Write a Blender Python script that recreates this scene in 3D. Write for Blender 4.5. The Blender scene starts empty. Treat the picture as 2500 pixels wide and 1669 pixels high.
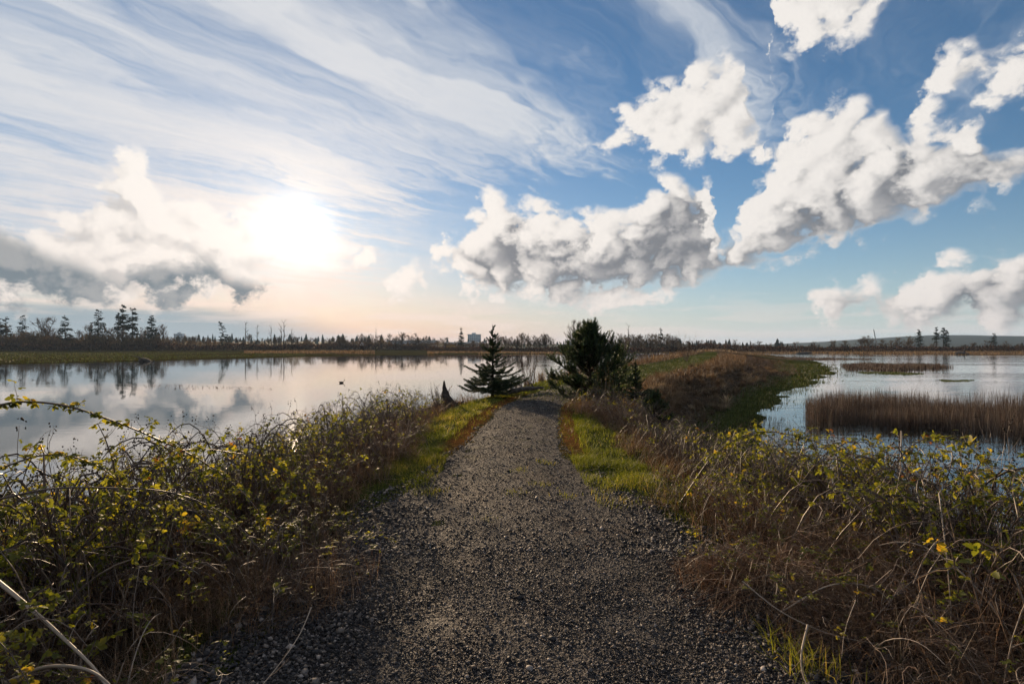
import bpy, math, random
import numpy as np

rng = np.random.default_rng(7)
random.seed(7)
SC = bpy.context.scene
COL = SC.collection
R = math.radians
D2R = math.pi / 180

# ------------------------------------------------------------------ camera
# Picture measure used for the layout notes: a 2349 x 1568 view of the photograph, focal length F0 in those pixels.
F0, CX, HY = 1304.0, 1174.5, 795.0
EYE = 1.62
WATER_Z = -1.40
cam_d = bpy.data.cameras.new('camera')
cam = bpy.data.objects.new('camera', cam_d)
COL.objects.link(cam)
cam.location = (0, 0, EYE)
cam_d.sensor_width = 36.0
cam_d.lens = 36.0 * F0 / 2349.0
cam.rotation_euler = (R(90.0) + math.atan((HY - 784.0) / F0), 0, 0)
cam_d.clip_start = 0.05
cam_d.clip_end = 20000
SC.camera = cam

# ------------------------------------------------------------------ sun
SUN_AZ = math.atan((680 - CX) / F0)           # to the left of the view direction (+Y)
SUN_EL = math.atan((HY - 528) / F0 * math.cos(SUN_AZ))
SUN_DIR = np.array([math.sin(SUN_AZ) * math.cos(SUN_EL), math.cos(SUN_AZ) * math.cos(SUN_EL), math.sin(SUN_EL)])
sun_d = bpy.data.lights.new('sun', 'SUN')
sun_d.energy = 5.0
sun_d.angle = R(1.6)                           # softened by the thin cloud in front of it
sun_d.color = (1.0, 0.73, 0.46)
sun = bpy.data.objects.new('sun', sun_d)
COL.objects.link(sun)
sun.location = (-20, 50, 30)
from mathutils import Vector
sun.rotation_euler = Vector((-SUN_DIR[0], -SUN_DIR[1], -SUN_DIR[2])).to_track_quat('-Z', 'Y').to_euler()

SC.view_settings.view_transform = 'Standard'
SC.view_settings.look = 'None'
SC.view_settings.exposure = 0.36
SC.view_settings.gamma = 1.0
SC.view_settings.use_curve_mapping = False
SC.render.engine = 'CYCLES'
SC.cycles.max_bounces = 8
SC.cycles.diffuse_bounces = 3
SC.cycles.glossy_bounces = 3
SC.cycles.transmission_bounces = 4
SC.cycles.transparent_max_bounces = 8
SC.cycles.volume_bounces = 0
SC.cycles.use_denoising = True
SC.cycles.use_adaptive_sampling = True
SC.cycles.adaptive_threshold = 0.025
SC.cycles.adaptive_min_samples = 12
SC.cycles.sample_clamp_indirect = 4.0
SC.cycles.caustics_reflective = False
SC.cycles.caustics_refractive = False


def az_el(px, py):
    u = (px - CX) / F0
    v = (HY - py) / F0
    return math.degrees(math.atan(u)), math.degrees(math.atan(v / math.sqrt(1 + u * u)))


# ------------------------------------------------------------------ node helper
class NT:
    def __init__(self, tree):
        self.t = tree

    def new(self, kind, **kw):
        n = self.t.nodes.new(kind)
        for k, v in kw.items():
            setattr(n, k, v)
        return n

    def put(self, sock, v):
        if isinstance(v, bpy.types.NodeSocket):
            self.t.links.new(v, sock)
        elif v is not None:
            if sock.type == 'RGBA' and len(v) == 3:
                v = (*v, 1)
            sock.default_value = v

    def m(self, op, a, b=None, c=None, clamp=False):
        n = self.new('ShaderNodeMath', operation=op, use_clamp=clamp)
        for s, v in zip(n.inputs, (a, b, c)):
            self.put(s, v)
        return n.outputs[0]

    def v(self, op, a, b=None, scale=None):
        n = self.new('ShaderNodeVectorMath', operation=op)
        self.put(n.inputs[0], a)
        if b is not None:
            self.put(n.inputs[1], b)
        if scale is not None:
            self.put(n.inputs['Scale'], scale)
        return n.outputs['Value'] if op in ('LENGTH', 'DOT_PRODUCT', 'DISTANCE') else n.outputs[0]

    def xyz(self, x=0.0, y=0.0, z=0.0):
        n = self.new('ShaderNodeCombineXYZ')
        for s, v in zip(n.inputs, (x, y, z)):
            self.put(s, v)
        return n.outputs[0]

    def sep(self, v):
        n = self.new('ShaderNodeSeparateXYZ')
        self.put(n.inputs[0], v)
        return n.outputs

    def ss(self, x, lo, hi, a=0.0, b=1.0):           # smoothstep
        n = self.new('ShaderNodeMapRange', interpolation_type='SMOOTHSTEP')
        for s, v in zip(n.inputs[:5], (x, lo, hi, a, b)):
            self.put(s, v)
        return n.outputs[0]

    def mr(self, x, lo, hi, a=0.0, b=1.0):           # linear, clamped
        n = self.new('ShaderNodeMapRange')
        for s, v in zip(n.inputs[:5], (x, lo, hi, a, b)):
            self.put(s, v)
        return n.outputs[0]

    def mix(self, f, a, b, blend='MIX'):
        n = self.new('ShaderNodeMix', data_type='RGBA', blend_type=blend)
        self.put(n.inputs[0], f)
        self.put(n.inputs[6], a)
        self.put(n.inputs[7], b)
        return n.outputs[2]

    def noise(self, vec, scale, detail=4.0, rough=0.5, dist=0.0, dim='3D', w=None, out=0):
        n = self.new('ShaderNodeTexNoise', noise_dimensions=dim)
        self.put(n.inputs['Vector'], vec)
        n.inputs['Scale'].default_value = scale
        n.inputs['Detail'].default_value = detail
        n.inputs['Roughness'].default_value = rough
        n.inputs['Distortion'].default_value = dist
        return n.outputs[out]

    def ramp(self, f, stops):
        n = self.new('ShaderNodeValToRGB')
        e = n.color_ramp.elements
        while len(e) < len(stops):
            e.new(0.5)
        for k, (p, c) in zip(e, stops):
            k.position = p
            k.color = (*c, 1) if len(c) == 3 else c
        self.put(n.inputs[0], f)
        return n.outputs[0]
# ------------------------------------------------------------------ world: Nishita sky with cirrus and cumulus
world = bpy.data.worlds.new('World')
SC.world = world
world.use_nodes = True
world.cycles.sampling_method = 'MANUAL'
world.cycles.sample_map_resolution = 1024
world.node_tree.nodes.clear()

AZ0, AZ1, ELM = -52.0, 52.0, 45.0
# cloud banks: (x, upper edge, lower edge) along the azimuth; upper below lower means a gap
GAP = (40, -40)
MID = [(940, 640, 560), (985, 600, 575), (1000, 560, 590), (1030, 540, 610), (1060, 528, 676), (1100, 472, 692), (1150, 446, 694), (1200, 462, 696), (1250, 454, 696), (1300, 472, 696), (1350, 492, 692),
       (1400, 480, 690), (1450, 476, 686), (1480, 446, 682), (1530, 416, 676), (1560, 404, 670), (1592, 436, 664), (1622, 402, 655), (1640, 440, 648), (1654, 566, 640), (1668, 548, 642), (1684, 530, 642),
       (1720, 425, 628), (1750, 392, 604), (1800, 322, 588), (1850, 262, 580), (1900, 232, 568), (1950, 220, 558), (2000, 228, 540), (2040, 262, 526), (2100, 290, 506), (2150, 296, 490),
       (2200, 268, 474), (2240, 268, 458), (2262, 306, 446), (2300, 340, 430), (2349, 328, 405), (2480, 330, 400), (2700, 420, 340)]
UPP = [(1350, 360, 300), (1395, 322, 328), (1420, 270, 320), (1460, 220, 336), (1500, 192, 346), (1550, 176, 356), (1600, 160, 372), (1640, 146, 366), (1680, 132, 360), (1712, 150, 345), (1724, 250, 350),
       (1755, 322, 355), (1768, 345, 335), (1774, 60, 40), (1790, -30, 70), (1830, -40, 92), (1880, -50, 98), (1940, -50, 90), (1990, -40, 56), (2035, -20, 10), (2060, 60, -10), (2095, 260, 220),
       (2115, 222, 262), (2150, 142, 240), (2190, 100, 222), (2230, 96, 215), (2290, 122, 214), (2349, 100, 200), (2500, 90, 190), (2700, 200, 100)]
LOW = [(-200, 560, 690), (0, 530, 690), (100, 522, 690), (190, 500, 690), (232, 440, 690), (262, 420, 690), (286, 372, 690), (322, 366, 690), (346, 430, 690), (400, 466, 690), (480, 480, 668), (560, 490, 640), (640, 500, 618),
       (720, 520, 604), (780, 556, 606), (850, 575, 606), (868, 630, 600), (882, 670, 640), (896, 648, 668), (930, 618, 672), (966, 618, 674), (984, 655, 650), (1000, 760, 640), (1820, 760, 660), (1872, 705, 695),
       (1890, 676, 712), (1930, 664, 730), (1990, 660, 728), (2035, 676, 728), (2066, 650, 728), (2104, 655, 736), (2128, 616, 740), (2200, 598, 742), (2250, 600, 744), (2300, 576, 746), (2349, 580, 745), (2480, 600, 740), (2700, 720, 640)]
SH1 = [(1000, 640, 590), (1050, 590, 585), (1070, 560, 606), (1100, 546, 626), (1150, 540, 634), (1200, 556, 628), (1240, 590, 650), (1290, 590, 682), (1350, 570, 684), (1420, 572, 678), (1480, 520, 664), (1540, 456, 655), (1590, 440, 645),
       (1620, 550, 650), (1645, 600, 636), (1680, 592, 632), (1720, 560, 626), (1780, 528, 612), (1850, 488, 590), (1920, 456, 566), (2000, 425, 540), (2080, 400, 508), (2150, 390, 476), (2220, 392, 446), (2280, 382, 418), (2349, 372, 396), (2700, 420, 400)]
SH2 = [(1800, 730, 690), (1890, 712, 706), (1905, 702, 730), (1960, 688, 730), (2040, 692, 730), (2080, 712, 736), (2150, 696, 742), (2200, 680, 744), (2260, 645, 744), (2349, 625, 746), (2500, 640, 740), (2700, 720, 700)]
DRK = [(-200, 520, 690), (0, 520, 696), (60, 545, 697), (120, 574, 698), (180, 590, 698), (240, 622, 697), (280, 640, 690), (296, 622, 660), (350, 604, 676), (420, 594, 682), (460, 584, 682), (500, 604, 664), (522, 626, 664), (550, 636, 686),
       (580, 640, 680), (612, 644, 664), (640, 668, 645), (760, 700, 600), (2349, 900, 500)]
# cirrus: how dense each streak is, by its place across the wind
CIR = [(-8, .5), (-6, .6), (-4.8, .8), (-4.2, .62), (-3.75, .9), (-3.35, .45), (-3.05, .7), (-2.65, 1.0), (-2.38, .72), (-2.2, .48), (-2.0, .74), (-1.85, .5), (-1.6, .58), (-1.36, .95), (-1.2, .6), (-1.02, .16), (-.66, .12), (-.44, .9), (-.2, .12), (0.6, .2), (2, .3), (4, .2)]


def curve_node(T, fac, chans):
    n = T.new('ShaderNodeRGBCurve')
    mp = n.mapping
    mp.use_clip = False
    for ch, pts in enumerate(chans):
        cv = mp.curves[ch]
        while len(cv.points) < len(pts):
            cv.points.new(.5, .5)
        for p, (a, b) in zip(cv.points, pts):
            p.location = (a, b)
            p.handle_type = 'AUTO_CLAMPED'
    mp.update()
    T.put(n.inputs['Color'], T.xyz(fac, fac, fac))
    return T.sep(n.outputs[0])


def bank_pts(bank):
    top, bot = [], []
    for px, a, b in bank:
        az = az_el(px, 700)[0]
        f = (az - AZ0) / (AZ1 - AZ0)
        if 0 <= f <= 1:
            top.append((f, (az_el(px, a)[1] + 10) / ELM))
            bot.append((f, (az_el(px, b)[1] + 10) / ELM))
    return top, bot


def grp(name, ins, outs):
    g = bpy.data.node_groups.new(name, 'ShaderNodeTree')
    for n, t in ins:
        g.interface.new_socket(n, in_out='INPUT', socket_type=t)
    for n, t in outs:
        g.interface.new_socket(n, in_out='OUTPUT', socket_type=t)
    T = NT(g)
    gi, go = T.new('NodeGroupInput'), T.new('NodeGroupOutput')
    return g, T, gi, go


def bank_fields(T, az, el, banks):
    """signed distance in degrees to the edge of each cloud bank (positive inside), and the relative height in it"""
    fac = T.mr(az, AZ0, AZ1)
    out = []
    for bk in banks:
        top, bot = bank_pts(bk)
        t_, b_, _ = curve_node(T, fac, (top, bot))
        t_ = T.m('SUBTRACT', T.m('MULTIPLY', t_, ELM), 10.)
        b_ = T.m('SUBTRACT', T.m('MULTIPLY', b_, ELM), 10.)
        out.append(T.m('MINIMUM', T.m('SUBTRACT', t_, el), T.m('SUBTRACT', el, b_)))
    return out


# cumulus density at a point of the sky
def make_density(name, oct_a, oct_b):
    g, T, gi, go = grp(name, [('P', 'NodeSocketVector')], [('D', 'NodeSocketFloat'), ('N', 'NodeSocketFloat'), ('B', 'NodeSocketFloat')])
    P = gi.outputs[0]
    n1 = T.noise(T.v('MULTIPLY', P, (1, 1.25, 1)), .30, oct_a, .63, dim='2D')
    az, el, _ = T.sep(P)
    w = T.m('SUBTRACT', n1, .5)
    el2 = T.m('ADD', el, T.m('MULTIPLY', w, 1.2))
    az2 = T.m('ADD', az, T.m('MULTIPLY', w, 3.0))
    rd = T.new('ShaderNodeTexNoise', noise_dimensions='2D', noise_type='RIDGED_MULTIFRACTAL', normalize=False)
    T.put(rd.inputs['Vector'], T.xyz(az2, T.m('MULTIPLY', el2, 1.3), 0.0))
    rd.inputs['Scale'].default_value = .26
    rd.inputs['Detail'].default_value = oct_b
    rd.inputs['Roughness'].default_value = .52
    rd.inputs['Lacunarity'].default_value = 2.1
    rd.inputs['Offset'].default_value = 1.0
    rd.inputs['Gain'].default_value = 1.2
    bil = T.m('SUBTRACT', 1.0, T.m('MULTIPLY', rd.outputs[0], .75))     # rounded heads with creases between them
    fs = bank_fields(T, az2, el2, (MID, UPP, LOW))
    F = T.m('ADD', T.m('MAXIMUM', T.m('MAXIMUM', fs[0], T.m('ADD', fs[1], .25)), T.m('ADD', fs[2], .3)), .15)
    # the same broken cloud goes on round the rest of the sky
    out = T.m('MAXIMUM', T.ss(T.m('ABSOLUTE', az), 44., 52.), T.ss(el, 33., 42.))
    gen = T.m('SUBTRACT', T.m('MULTIPLY', T.noise(T.v('MULTIPLY', P, (1, 1.6, 1)), .05, 2, .5, dim='2D'), 22.), 12.5)
    F = T.m('MAXIMUM', F, T.m('SUBTRACT', gen, T.m('MULTIPLY', T.m('SUBTRACT', 1., out), 40.)))
    F = T.m('MINIMUM', F, 3.2)
    d = T.m('ADD', T.m('MULTIPLY', F, .38), T.m('ADD', T.m('MULTIPLY', T.m('SUBTRACT', bil, .42), .55), T.m('MULTIPLY', w, 1.85)))
    T.put(go.inputs[0], d)
    T.put(go.inputs[1], n1)
    T.put(go.inputs[2], bil)
    return g


g_cu = make_density('cumulus_density', 7, 4)
g_cu_soft = make_density('cumulus_density_soft', 3, 2)

T = NT(world.node_tree)
tc = T.new('ShaderNodeTexCoord')
dirv = T.v('NORMALIZE', tc.outputs['Generated'])
x, y, z = T.sep(dirv)
deg = 180 / math.pi
az = T.m('MULTIPLY', T.m('ARCTAN2', x, y), deg)
el = T.m('MULTIPLY', T.m('ARCSINE', z), deg)
P = T.xyz(az, el, 0.0)
cosg = T.v('DOT_PRODUCT', dirv, tuple(SUN_DIR))
gam = T.m('MULTIPLY', T.m('ARCCOSINE', T.m('MINIMUM', cosg, .999999)), deg)     # degrees from the sun
near = T.m('EXPONENT', T.m('MULTIPLY', gam, -1 / 12.))             # glow of cloud and haze round the sun
near2 = T.m('EXPONENT', T.m('MULTIPLY', gam, -1 / 26.))

sky = T.new('ShaderNodeTexSky', sky_type='NISHITA')
sky.sun_disc = False
sky.sun_elevation = SUN_EL
sky.sun_rotation = SUN_AZ
sky.altitude = 0
sky.air_density = 1.0
sky.dust_density = 0.15
sky.ozone_density = 3.5
base = T.mix(1.0, sky.outputs[0], (.90, 1.02, 1.06), 'MULTIPLY')

# one finely divided noise serves both cumulus and the dark scud
def dens(p, g):
    n = T.new('ShaderNodeGroup')
    n.node_tree = g
    T.put(n.inputs[0], p)
    return n.outputs


sa, se = math.degrees(SUN_AZ), math.degrees(SUN_EL)
d0, n1, bil = dens(P, g_cu)
toward = T.v('NORMALIZE', T.v('SUBTRACT', (sa, se + 12., 0), P))
d1 = dens(T.v('ADD', P, T.v('SCALE', toward, scale=1.3)), g_cu_soft)[0]
lit = T.m('SUBTRACT', d0, d1)                                      # > 0 on the side that faces the sun
w = T.m('SUBTRACT', n1, .5)

# cirrus: streaks drawn out along the wind on a flat layer overhead
zc = T.m('MAXIMUM', z, .04)
X, Y = T.m('DIVIDE', x, zc), T.m('DIVIDE', y, zc)
s = T.m('ADD', T.m('MULTIPLY', X, .54), T.m('MULTIPLY', Y, .84))
t = T.m('SUBTRACT', T.m('MULTIPLY', X, .84), T.m('MULTIPLY', Y, .54))
wq = T.m('SUBTRACT', T.noise(T.xyz(T.m('MULTIPLY', s, .6), T.m('MULTIPLY', t, 1.3), 0.0), 1.3, 4, .6, dim='2D'), .5)
t2 = T.m('ADD', t, T.m('MULTIPLY', wq, .75))
st = T.noise(T.xyz(T.m('ADD', T.m('MULTIPLY', s, .5), T.m('MULTIPLY', wq, .9)), T.m('MULTIPLY', t2, 2.4), 0.0), 1.6, 8, .62, dim='2D')
fine = T.noise(T.xyz(T.m('ADD', s, T.m('MULTIPLY', wq, 2.)), T.m('MULTIPLY', t2, 6.0), 0.0), 2.0, 4, .6, dim='2D')
cm, _, _ = curve_node(T, T.mr(t2, -8., 4.), ([((a + 8) / 12, b) for a, b in CIR],))
smax = T.m('ADD', 2.75, T.m('MULTIPLY', T.m('MAXIMUM', T.m('SUBTRACT', -3.2, t), 0.), .9))
smax = T.m('ADD', smax, T.m('ADD', T.m('MULTIPLY', wq, 1.6), T.m('MULTIPLY', T.m('SUBTRACT', st, .5), 2.0)))
cm = T.m('MULTIPLY', cm, T.ss(T.m('SUBTRACT', s, smax), .65, -.65))
ci = T.m('ADD', T.m('MULTIPLY', T.m('SUBTRACT', cm, .55), 1.5), T.m('ADD', T.m('MULTIPLY', T.m('SUBTRACT', st, .45), 2.0), T.m('MULTIPLY', T.m('SUBTRACT', fine, .5), .5)))
ci = T.m('MULTIPLY', T.ss(ci, -1.0, 1.1), T.m('MULTIPLY', T.m('MINIMUM', T.m('MULTIPLY', cm, 4.), 1.), .9))
ci = T.m('MULTIPLY', ci, T.ss(el, 2.0, 8.0))
ci_col = T.mix(near, (6.5, 6.8, 7.2), (11.0, 10.2, 9.4))
c = T.mix(ci, base, ci_col)

# thin bright cloud that spreads the sun's light round it
vl = T.m('EXPONENT', T.m('MULTIPLY', T.m('POWER', T.m('DIVIDE', T.v('LENGTH', T.v('MULTIPLY', T.v('SUBTRACT', P, (sa - 5., se - 2.5, 0)), (.55, 1.25, 1))), 8.5), 2.0), -1.))
vl = T.m('MULTIPLY', vl, T.m('ADD', .40, T.m('ADD', T.m('MULTIPLY', w, 2.2), T.m('MULTIPLY', T.m('SUBTRACT', st, .45), 2.0))), clamp=True)
c = T.mix(vl, c, (9.6, 9.0, 8.4))

# a low veil: peach under the sun, paler to the right, with flat bars along the horizon
toSun = T.m('SUBTRACT', az, sa)
side = T.m('EXPONENT', T.m('MULTIPLY', T.m('MULTIPLY', toSun, toSun), -1 / (2 * 22. ** 2)))
low = T.m('MULTIPLY', T.m('EXPONENT', T.m('DIVIDE', T.m('MAXIMUM', el, 0.), T.m('ADD', -4.6, T.m('MULTIPLY', side, -2.2)))), T.ss(el, -3., 0.))
veil = T.mix(side, (6.0, 6.5, 6.9), (9.4, 5.9, 4.4))
c = T.mix(T.m('MULTIPLY', low, T.m('ADD', 1.0, T.m('MULTIPLY', side, .15)), clamp=True), c, veil)
bar_n = T.noise(T.v('MULTIPLY', P, (.10, 1.2, 1)), 1.0, 5, .55, dim='2D')
bars = T.m('MULTIPLY', T.ss(bar_n, .46, .60), T.m('MULTIPLY', T.ss(el, .0, 1.), T.ss(el, 6., 2.6)))
c = T.mix(T.m('MULTIPLY', bars, T.m('ADD', .25, T.m('MULTIPLY', side, .35))), c, T.mix(side, (8.0, 6.9, 6.6), (9.8, 7.8, 6.8)))
blue = T.m('MULTIPLY', T.ss(T.m('ADD', el, T.m('MULTIPLY', T.m('SUBTRACT', bar_n, .5), 3.)), 4.2, 2.2), T.ss(T.m('ADD', az, T.m('MULTIPLY', el, 3.)), -8., -22.))
c = T.mix(T.m('MULTIPLY', blue, .9), c, (2.9, 3.8, 4.4))

# cumulus
soft = T.ss(lit, .10, -.70)                                       # edges turned away from the sun fray out
alpha = T.ss(d0, -.20, T.m('ADD', .40, T.m('MULTIPLY', soft, .55)))
sf1, sf2, sdk = bank_fields(T, T.m('ADD', az, T.m('MULTIPLY', w, 5.)), T.m('ADD', el, T.m('MULTIPLY', w, 3.6)), (SH1, SH2, DRK))
thick = T.m('MAXIMUM', sf1, sf2)
shade = T.ss(T.m('ADD', thick, T.m('ADD', T.m('MULTIPLY', lit, -1.6), T.m('MULTIPLY', T.m('SUBTRACT', .45, bil), 1.4))), -2.0, 2.2)
shade = T.m('ADD', T.m('MULTIPLY', shade, .80), T.m('MULTIPLY', T.ss(lit, .45, -1.0), .50), clamp=True)
edge = T.ss(d0, .60, .05)                                         # thin rims let the light through
shade = T.m('MULTIPLY', shade, T.m('SUBTRACT', 1., T.m('MULTIPLY', edge, .6)))
cl_lit = T.mix(near2, (8.3, 7.95, 7.6), (10.4, 9.7, 9.0))
cl_lit = T.mix(T.m('MULTIPLY', low, .8, clamp=True), cl_lit, T.mix(side, (7.4, 6.5, 6.1), (10.4, 8.4, 7.2)))
tone = T.ss(T.m('ADD', T.m('MULTIPLY', bil, .7), T.m('MULTIPLY', w, 2.4)), -.25, 1.0)
cl_dark = T.mix(tone, T.mix(near2, (1.9, 2.05, 2.3), (3.0, 2.9, 3.0)), T.mix(near2, (4.2, 4.2, 4.3), (5.6, 5.2, 5.0)))
cl_col = T.mix(shade, cl_lit, cl_dark)
c = T.mix(alpha, c, cl_col)

# the sun behind the thin cloud
g1 = T.m('MULTIPLY', T.m('EXPONENT', T.m('MULTIPLY', T.m('POWER', T.m('DIVIDE', gam, 2.2), 2.0), -1.)), 12.)
g2 = T.m('MULTIPLY', T.m('EXPONENT', T.m('MULTIPLY', gam, -1 / 4.5)), 2.6)
glow = T.m('ADD', g1, g2)
c = T.mix(1.0, c, T.mix(1.0, T.xyz(glow, glow, glow), (1., .94, .84), 'MULTIPLY'), 'ADD')

# dark scud in front
dk = T.m('ADD', T.m('MULTIPLY', sdk, .5), T.m('MULTIPLY', T.m('SUBTRACT', w, 0.0), 3.2))
dk_a = T.m('MULTIPLY', T.ss(dk, -.15, .75), .93)
dk_col = T.mix(T.ss(T.m('ADD', lit, T.m('MULTIPLY', w, 2.)), -.5, .6), (1.7, 2.15, 2.5), (3.4, 3.5, 3.6))
c = T.mix(dk_a, c, dk_col)

# below the horizon
c = T.mix(T.ss(el, -.6, -2.5), c, (.8, .9, 1.0))
bg = T.new('ShaderNodeBackground')
T.put(bg.inputs[0], c)
bg.inputs[1].default_value = 0.08
ow = T.new('ShaderNodeOutputWorld')
world.node_tree.links.new(bg.outputs[0], ow.inputs[0])
# ------------------------------------------------------------------ mesh helpers
def unit(a):
    return a / np.maximum(np.linalg.norm(a, axis=-1, keepdims=True), 1e-9)


class MB:
    """collects vertex / triangle / quad arrays with one random value per vertex"""
    def __init__(self):
        self.V, self.T, self.Q, self.A, self.n = [], [], [], [], 0

    def add(self, V, T=None, Q=None, a=None):
        V = np.asarray(V, np.float32).reshape(-1, 3)
        if T is not None and len(T):
            self.T.append(np.asarray(T, np.int32).reshape(-1, 3) + self.n)
        if Q is not None and len(Q):
            self.Q.append(np.asarray(Q, np.int32).reshape(-1, 4) + self.n)
        if a is None:
            a = np.zeros(len(V))
        self.A.append(np.broadcast_to(np.asarray(a, np.float32), (len(V),)))
        self.V.append(V)
        self.n += len(V)
        return self

    def mesh(self, name, mat, smooth=False, attr='rnd'):
        me = bpy.data.meshes.new(name)
        V = np.concatenate(self.V) if self.V else np.zeros((0, 3), np.float32)
        T = np.concatenate(self.T) if self.T else np.zeros((0, 3), np.int32)
        Q = np.concatenate(self.Q) if self.Q else np.zeros((0, 4), np.int32)
        me.vertices.add(len(V))
        me.vertices.foreach_set('co', V.ravel())
        li = np.concatenate([T.ravel(), Q.ravel()]).astype(np.int32)
        me.loops.add(len(li))
        me.loops.foreach_set('vertex_index', li)
        np_ = len(T) + len(Q)
        me.polygons.add(np_)
        st = np.concatenate([np.arange(len(T)) * 3, len(T) * 3 + np.arange(len(Q)) * 4]).astype(np.int32)
        me.polygons.foreach_set('loop_start', st)
        me.polygons.foreach_set('loop_total', np.concatenate([np.full(len(T), 3), np.full(len(Q), 4)]).astype(np.int32))
        if smooth:
            me.polygons.foreach_set('use_smooth', np.ones(np_, bool))
        me.update(calc_edges=True)
        if attr and self.A:
            at = me.attributes.new(attr, 'FLOAT', 'POINT')
            at.data.foreach_set('value', np.concatenate(self.A).astype(np.float32))
        if mat:
            me.materials.append(mat)
        return me


def link(name, me, parent=None, loc=None):
    o = bpy.data.objects.new(name, me)
    COL.objects.link(o)
    if parent is not None:
        o.parent = parent
    if loc is not None:
        o.location = loc
    return o


def tag(o, label=None, cat=None, group=None, kind=None):
    if label:
        o['label'] = label
    if cat:
        o['category'] = cat
    if group:
        o['group'] = group
    if kind:
        o['kind'] = kind
    return o


def thing(name, label, cat, loc=(0, 0, 0), rz=0.0, group=None, scale=None):
    o = link(name, None)
    o.location = loc
    o.rotation_euler = (0, 0, rz)
    if scale is not None:
        o.scale = scale if hasattr(scale, '__len__') else (scale,) * 3
    o.empty_display_size = .2
    return tag(o, label, cat, group)


def tubes(mb, paths, rad, sides=4, a=None, cap=False):
    """paths (N,K,3), rad (N,K) -> N tubes"""
    paths = np.asarray(paths, float)
    N, K, _ = paths.shape
    rad = np.broadcast_to(np.asarray(rad, float), (N, K))
    tan = unit(np.gradient(paths, axis=1))
    ref = np.where(np.abs(tan[..., 2:3]) > .9, np.array([1., 0, 0]), np.array([0, 0, 1.]))
    s = unit(np.cross(tan, ref))
    u = np.cross(s, tan)
    ang = np.arange(sides) * 2 * math.pi / sides
    ring = (s[:, :, None, :] * np.cos(ang)[:, None] + u[:, :, None, :] * np.sin(ang)[:, None]) * rad[:, :, None, None]
    V = (paths[:, :, None, :] + ring).reshape(-1, 3)
    i = np.arange(N)[:, None, None] * K * sides
    k = np.arange(K - 1)[None, :, None] * sides
    j = np.arange(sides)[None, None, :]
    j2 = (j + 1) % sides
    b = i + k
    Q = np.stack([b + j, b + j2, b + sides + j2, b + sides + j], -1).reshape(-1, 4)
    if a is None:
        a = 0.0
    a = np.repeat(np.broadcast_to(np.asarray(a, float), (N,)), K * sides)
    mb.add(V, Q=Q, a=a)
    if cap:
        T = []
        for r in (0, K - 1):
            c = (np.arange(N) * K + r) * sides
            for q in range(1, sides - 1):
                T.append(np.stack([c, c + q, c + q + 1], -1))
        mb.T.append(np.concatenate(T).astype(np.int32) + mb.n - len(V))


def curves(start, d, length, K=8, droop=0.0, wob=0.1, r=None):
    """N bent paths from start along d"""
    r = r or rng
    N = len(start)
    f = np.linspace(0, 1, K)
    d = unit(np.asarray(d, float))
    L = np.broadcast_to(np.asarray(length, float), (N,))
    P = start[:, None, :] + d[:, None, :] * (f[None, :, None] * L[:, None, None])
    P[..., 2] -= np.broadcast_to(np.asarray(droop, float), (N,))[:, None] * (f ** 2)[None] * L[:, None]
    if wob:
        w1, w2 = r.normal(size=(N, 1, 3)), r.normal(size=(N, 1, 3))
        P += (w1 * np.sin(f * 3.1)[None, :, None] + w2 * np.sin(f * 6.3)[None, :, None] * .5) * wob * L[:, None, None]
    return P


LEAF = (np.array([[0, 0, 0], [.30, .20, .04], [.27, .33, .03], [.42, .48, .06], [.30, .62, .02], [.28, .80, .02], [0, 1.05, -.12],
                  [-.28, .80, .02], [-.30, .62, .02], [-.42, .48, .06], [-.27, .33, .03], [-.30, .20, .04], [0, .48, -.05]], float),
        np.array([[i, (i + 1) % 12, 12] for i in range(12)]))
LEAF_LITE = (np.array([[0, 0, 0], [.36, .5, .06], [0, 1.0, -.08], [-.36, .5, .06]], float), np.array([[0, 1, 2], [0, 2, 3]]))


def leaves(mb, pos, d, nrm, size, tpl=LEAF, a=None, width=1.0):
    N = len(pos)
    d = unit(d)
    side = unit(np.cross(d, nrm))
    n = np.cross(side, d)
    tv, tf = tpl
    size = np.broadcast_to(np.asarray(size, float), (N,))
    V = pos[:, None, :] + size[:, None, None] * (tv[None, :, 0:1] * width * side[:, None] + tv[None, :, 1:2] * d[:, None] + tv[None, :, 2:3] * n[:, None])
    F = (np.arange(N) * len(tv))[:, None, None] + tf[None]
    if a is None:
        a = rng.random(N)
    mb.add(V, T=F, a=np.repeat(np.broadcast_to(a, (N,)), len(tv)))


def trifoliate(mb, pos, d, size, r, lite=False, a=None):
    """bramble leaves: three leaflets on a short stalk"""
    N = len(pos)
    d = unit(d)
    up = unit(np.array([0, 0, 1.]) + r.normal(size=(N, 3)) * .45)
    side = unit(np.cross(d, up))
    a = r.random(N) if a is None else a
    tpl = LEAF_LITE if lite else LEAF
    stalk = pos + d * (size * .55)[:, None]
    for k, (f, s, sc) in enumerate(((1.0, 0.0, 1.0), (.25, 1.0, .82), (.25, -1.0, .82))):
        dd = unit(d * f + side * s + r.normal(size=(N, 3)) * .18 - np.array([0, 0, .22]))
        leaves(mb, stalk, dd, up, size * sc, tpl, a + r.normal(size=N) * .05, width=.95)


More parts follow.
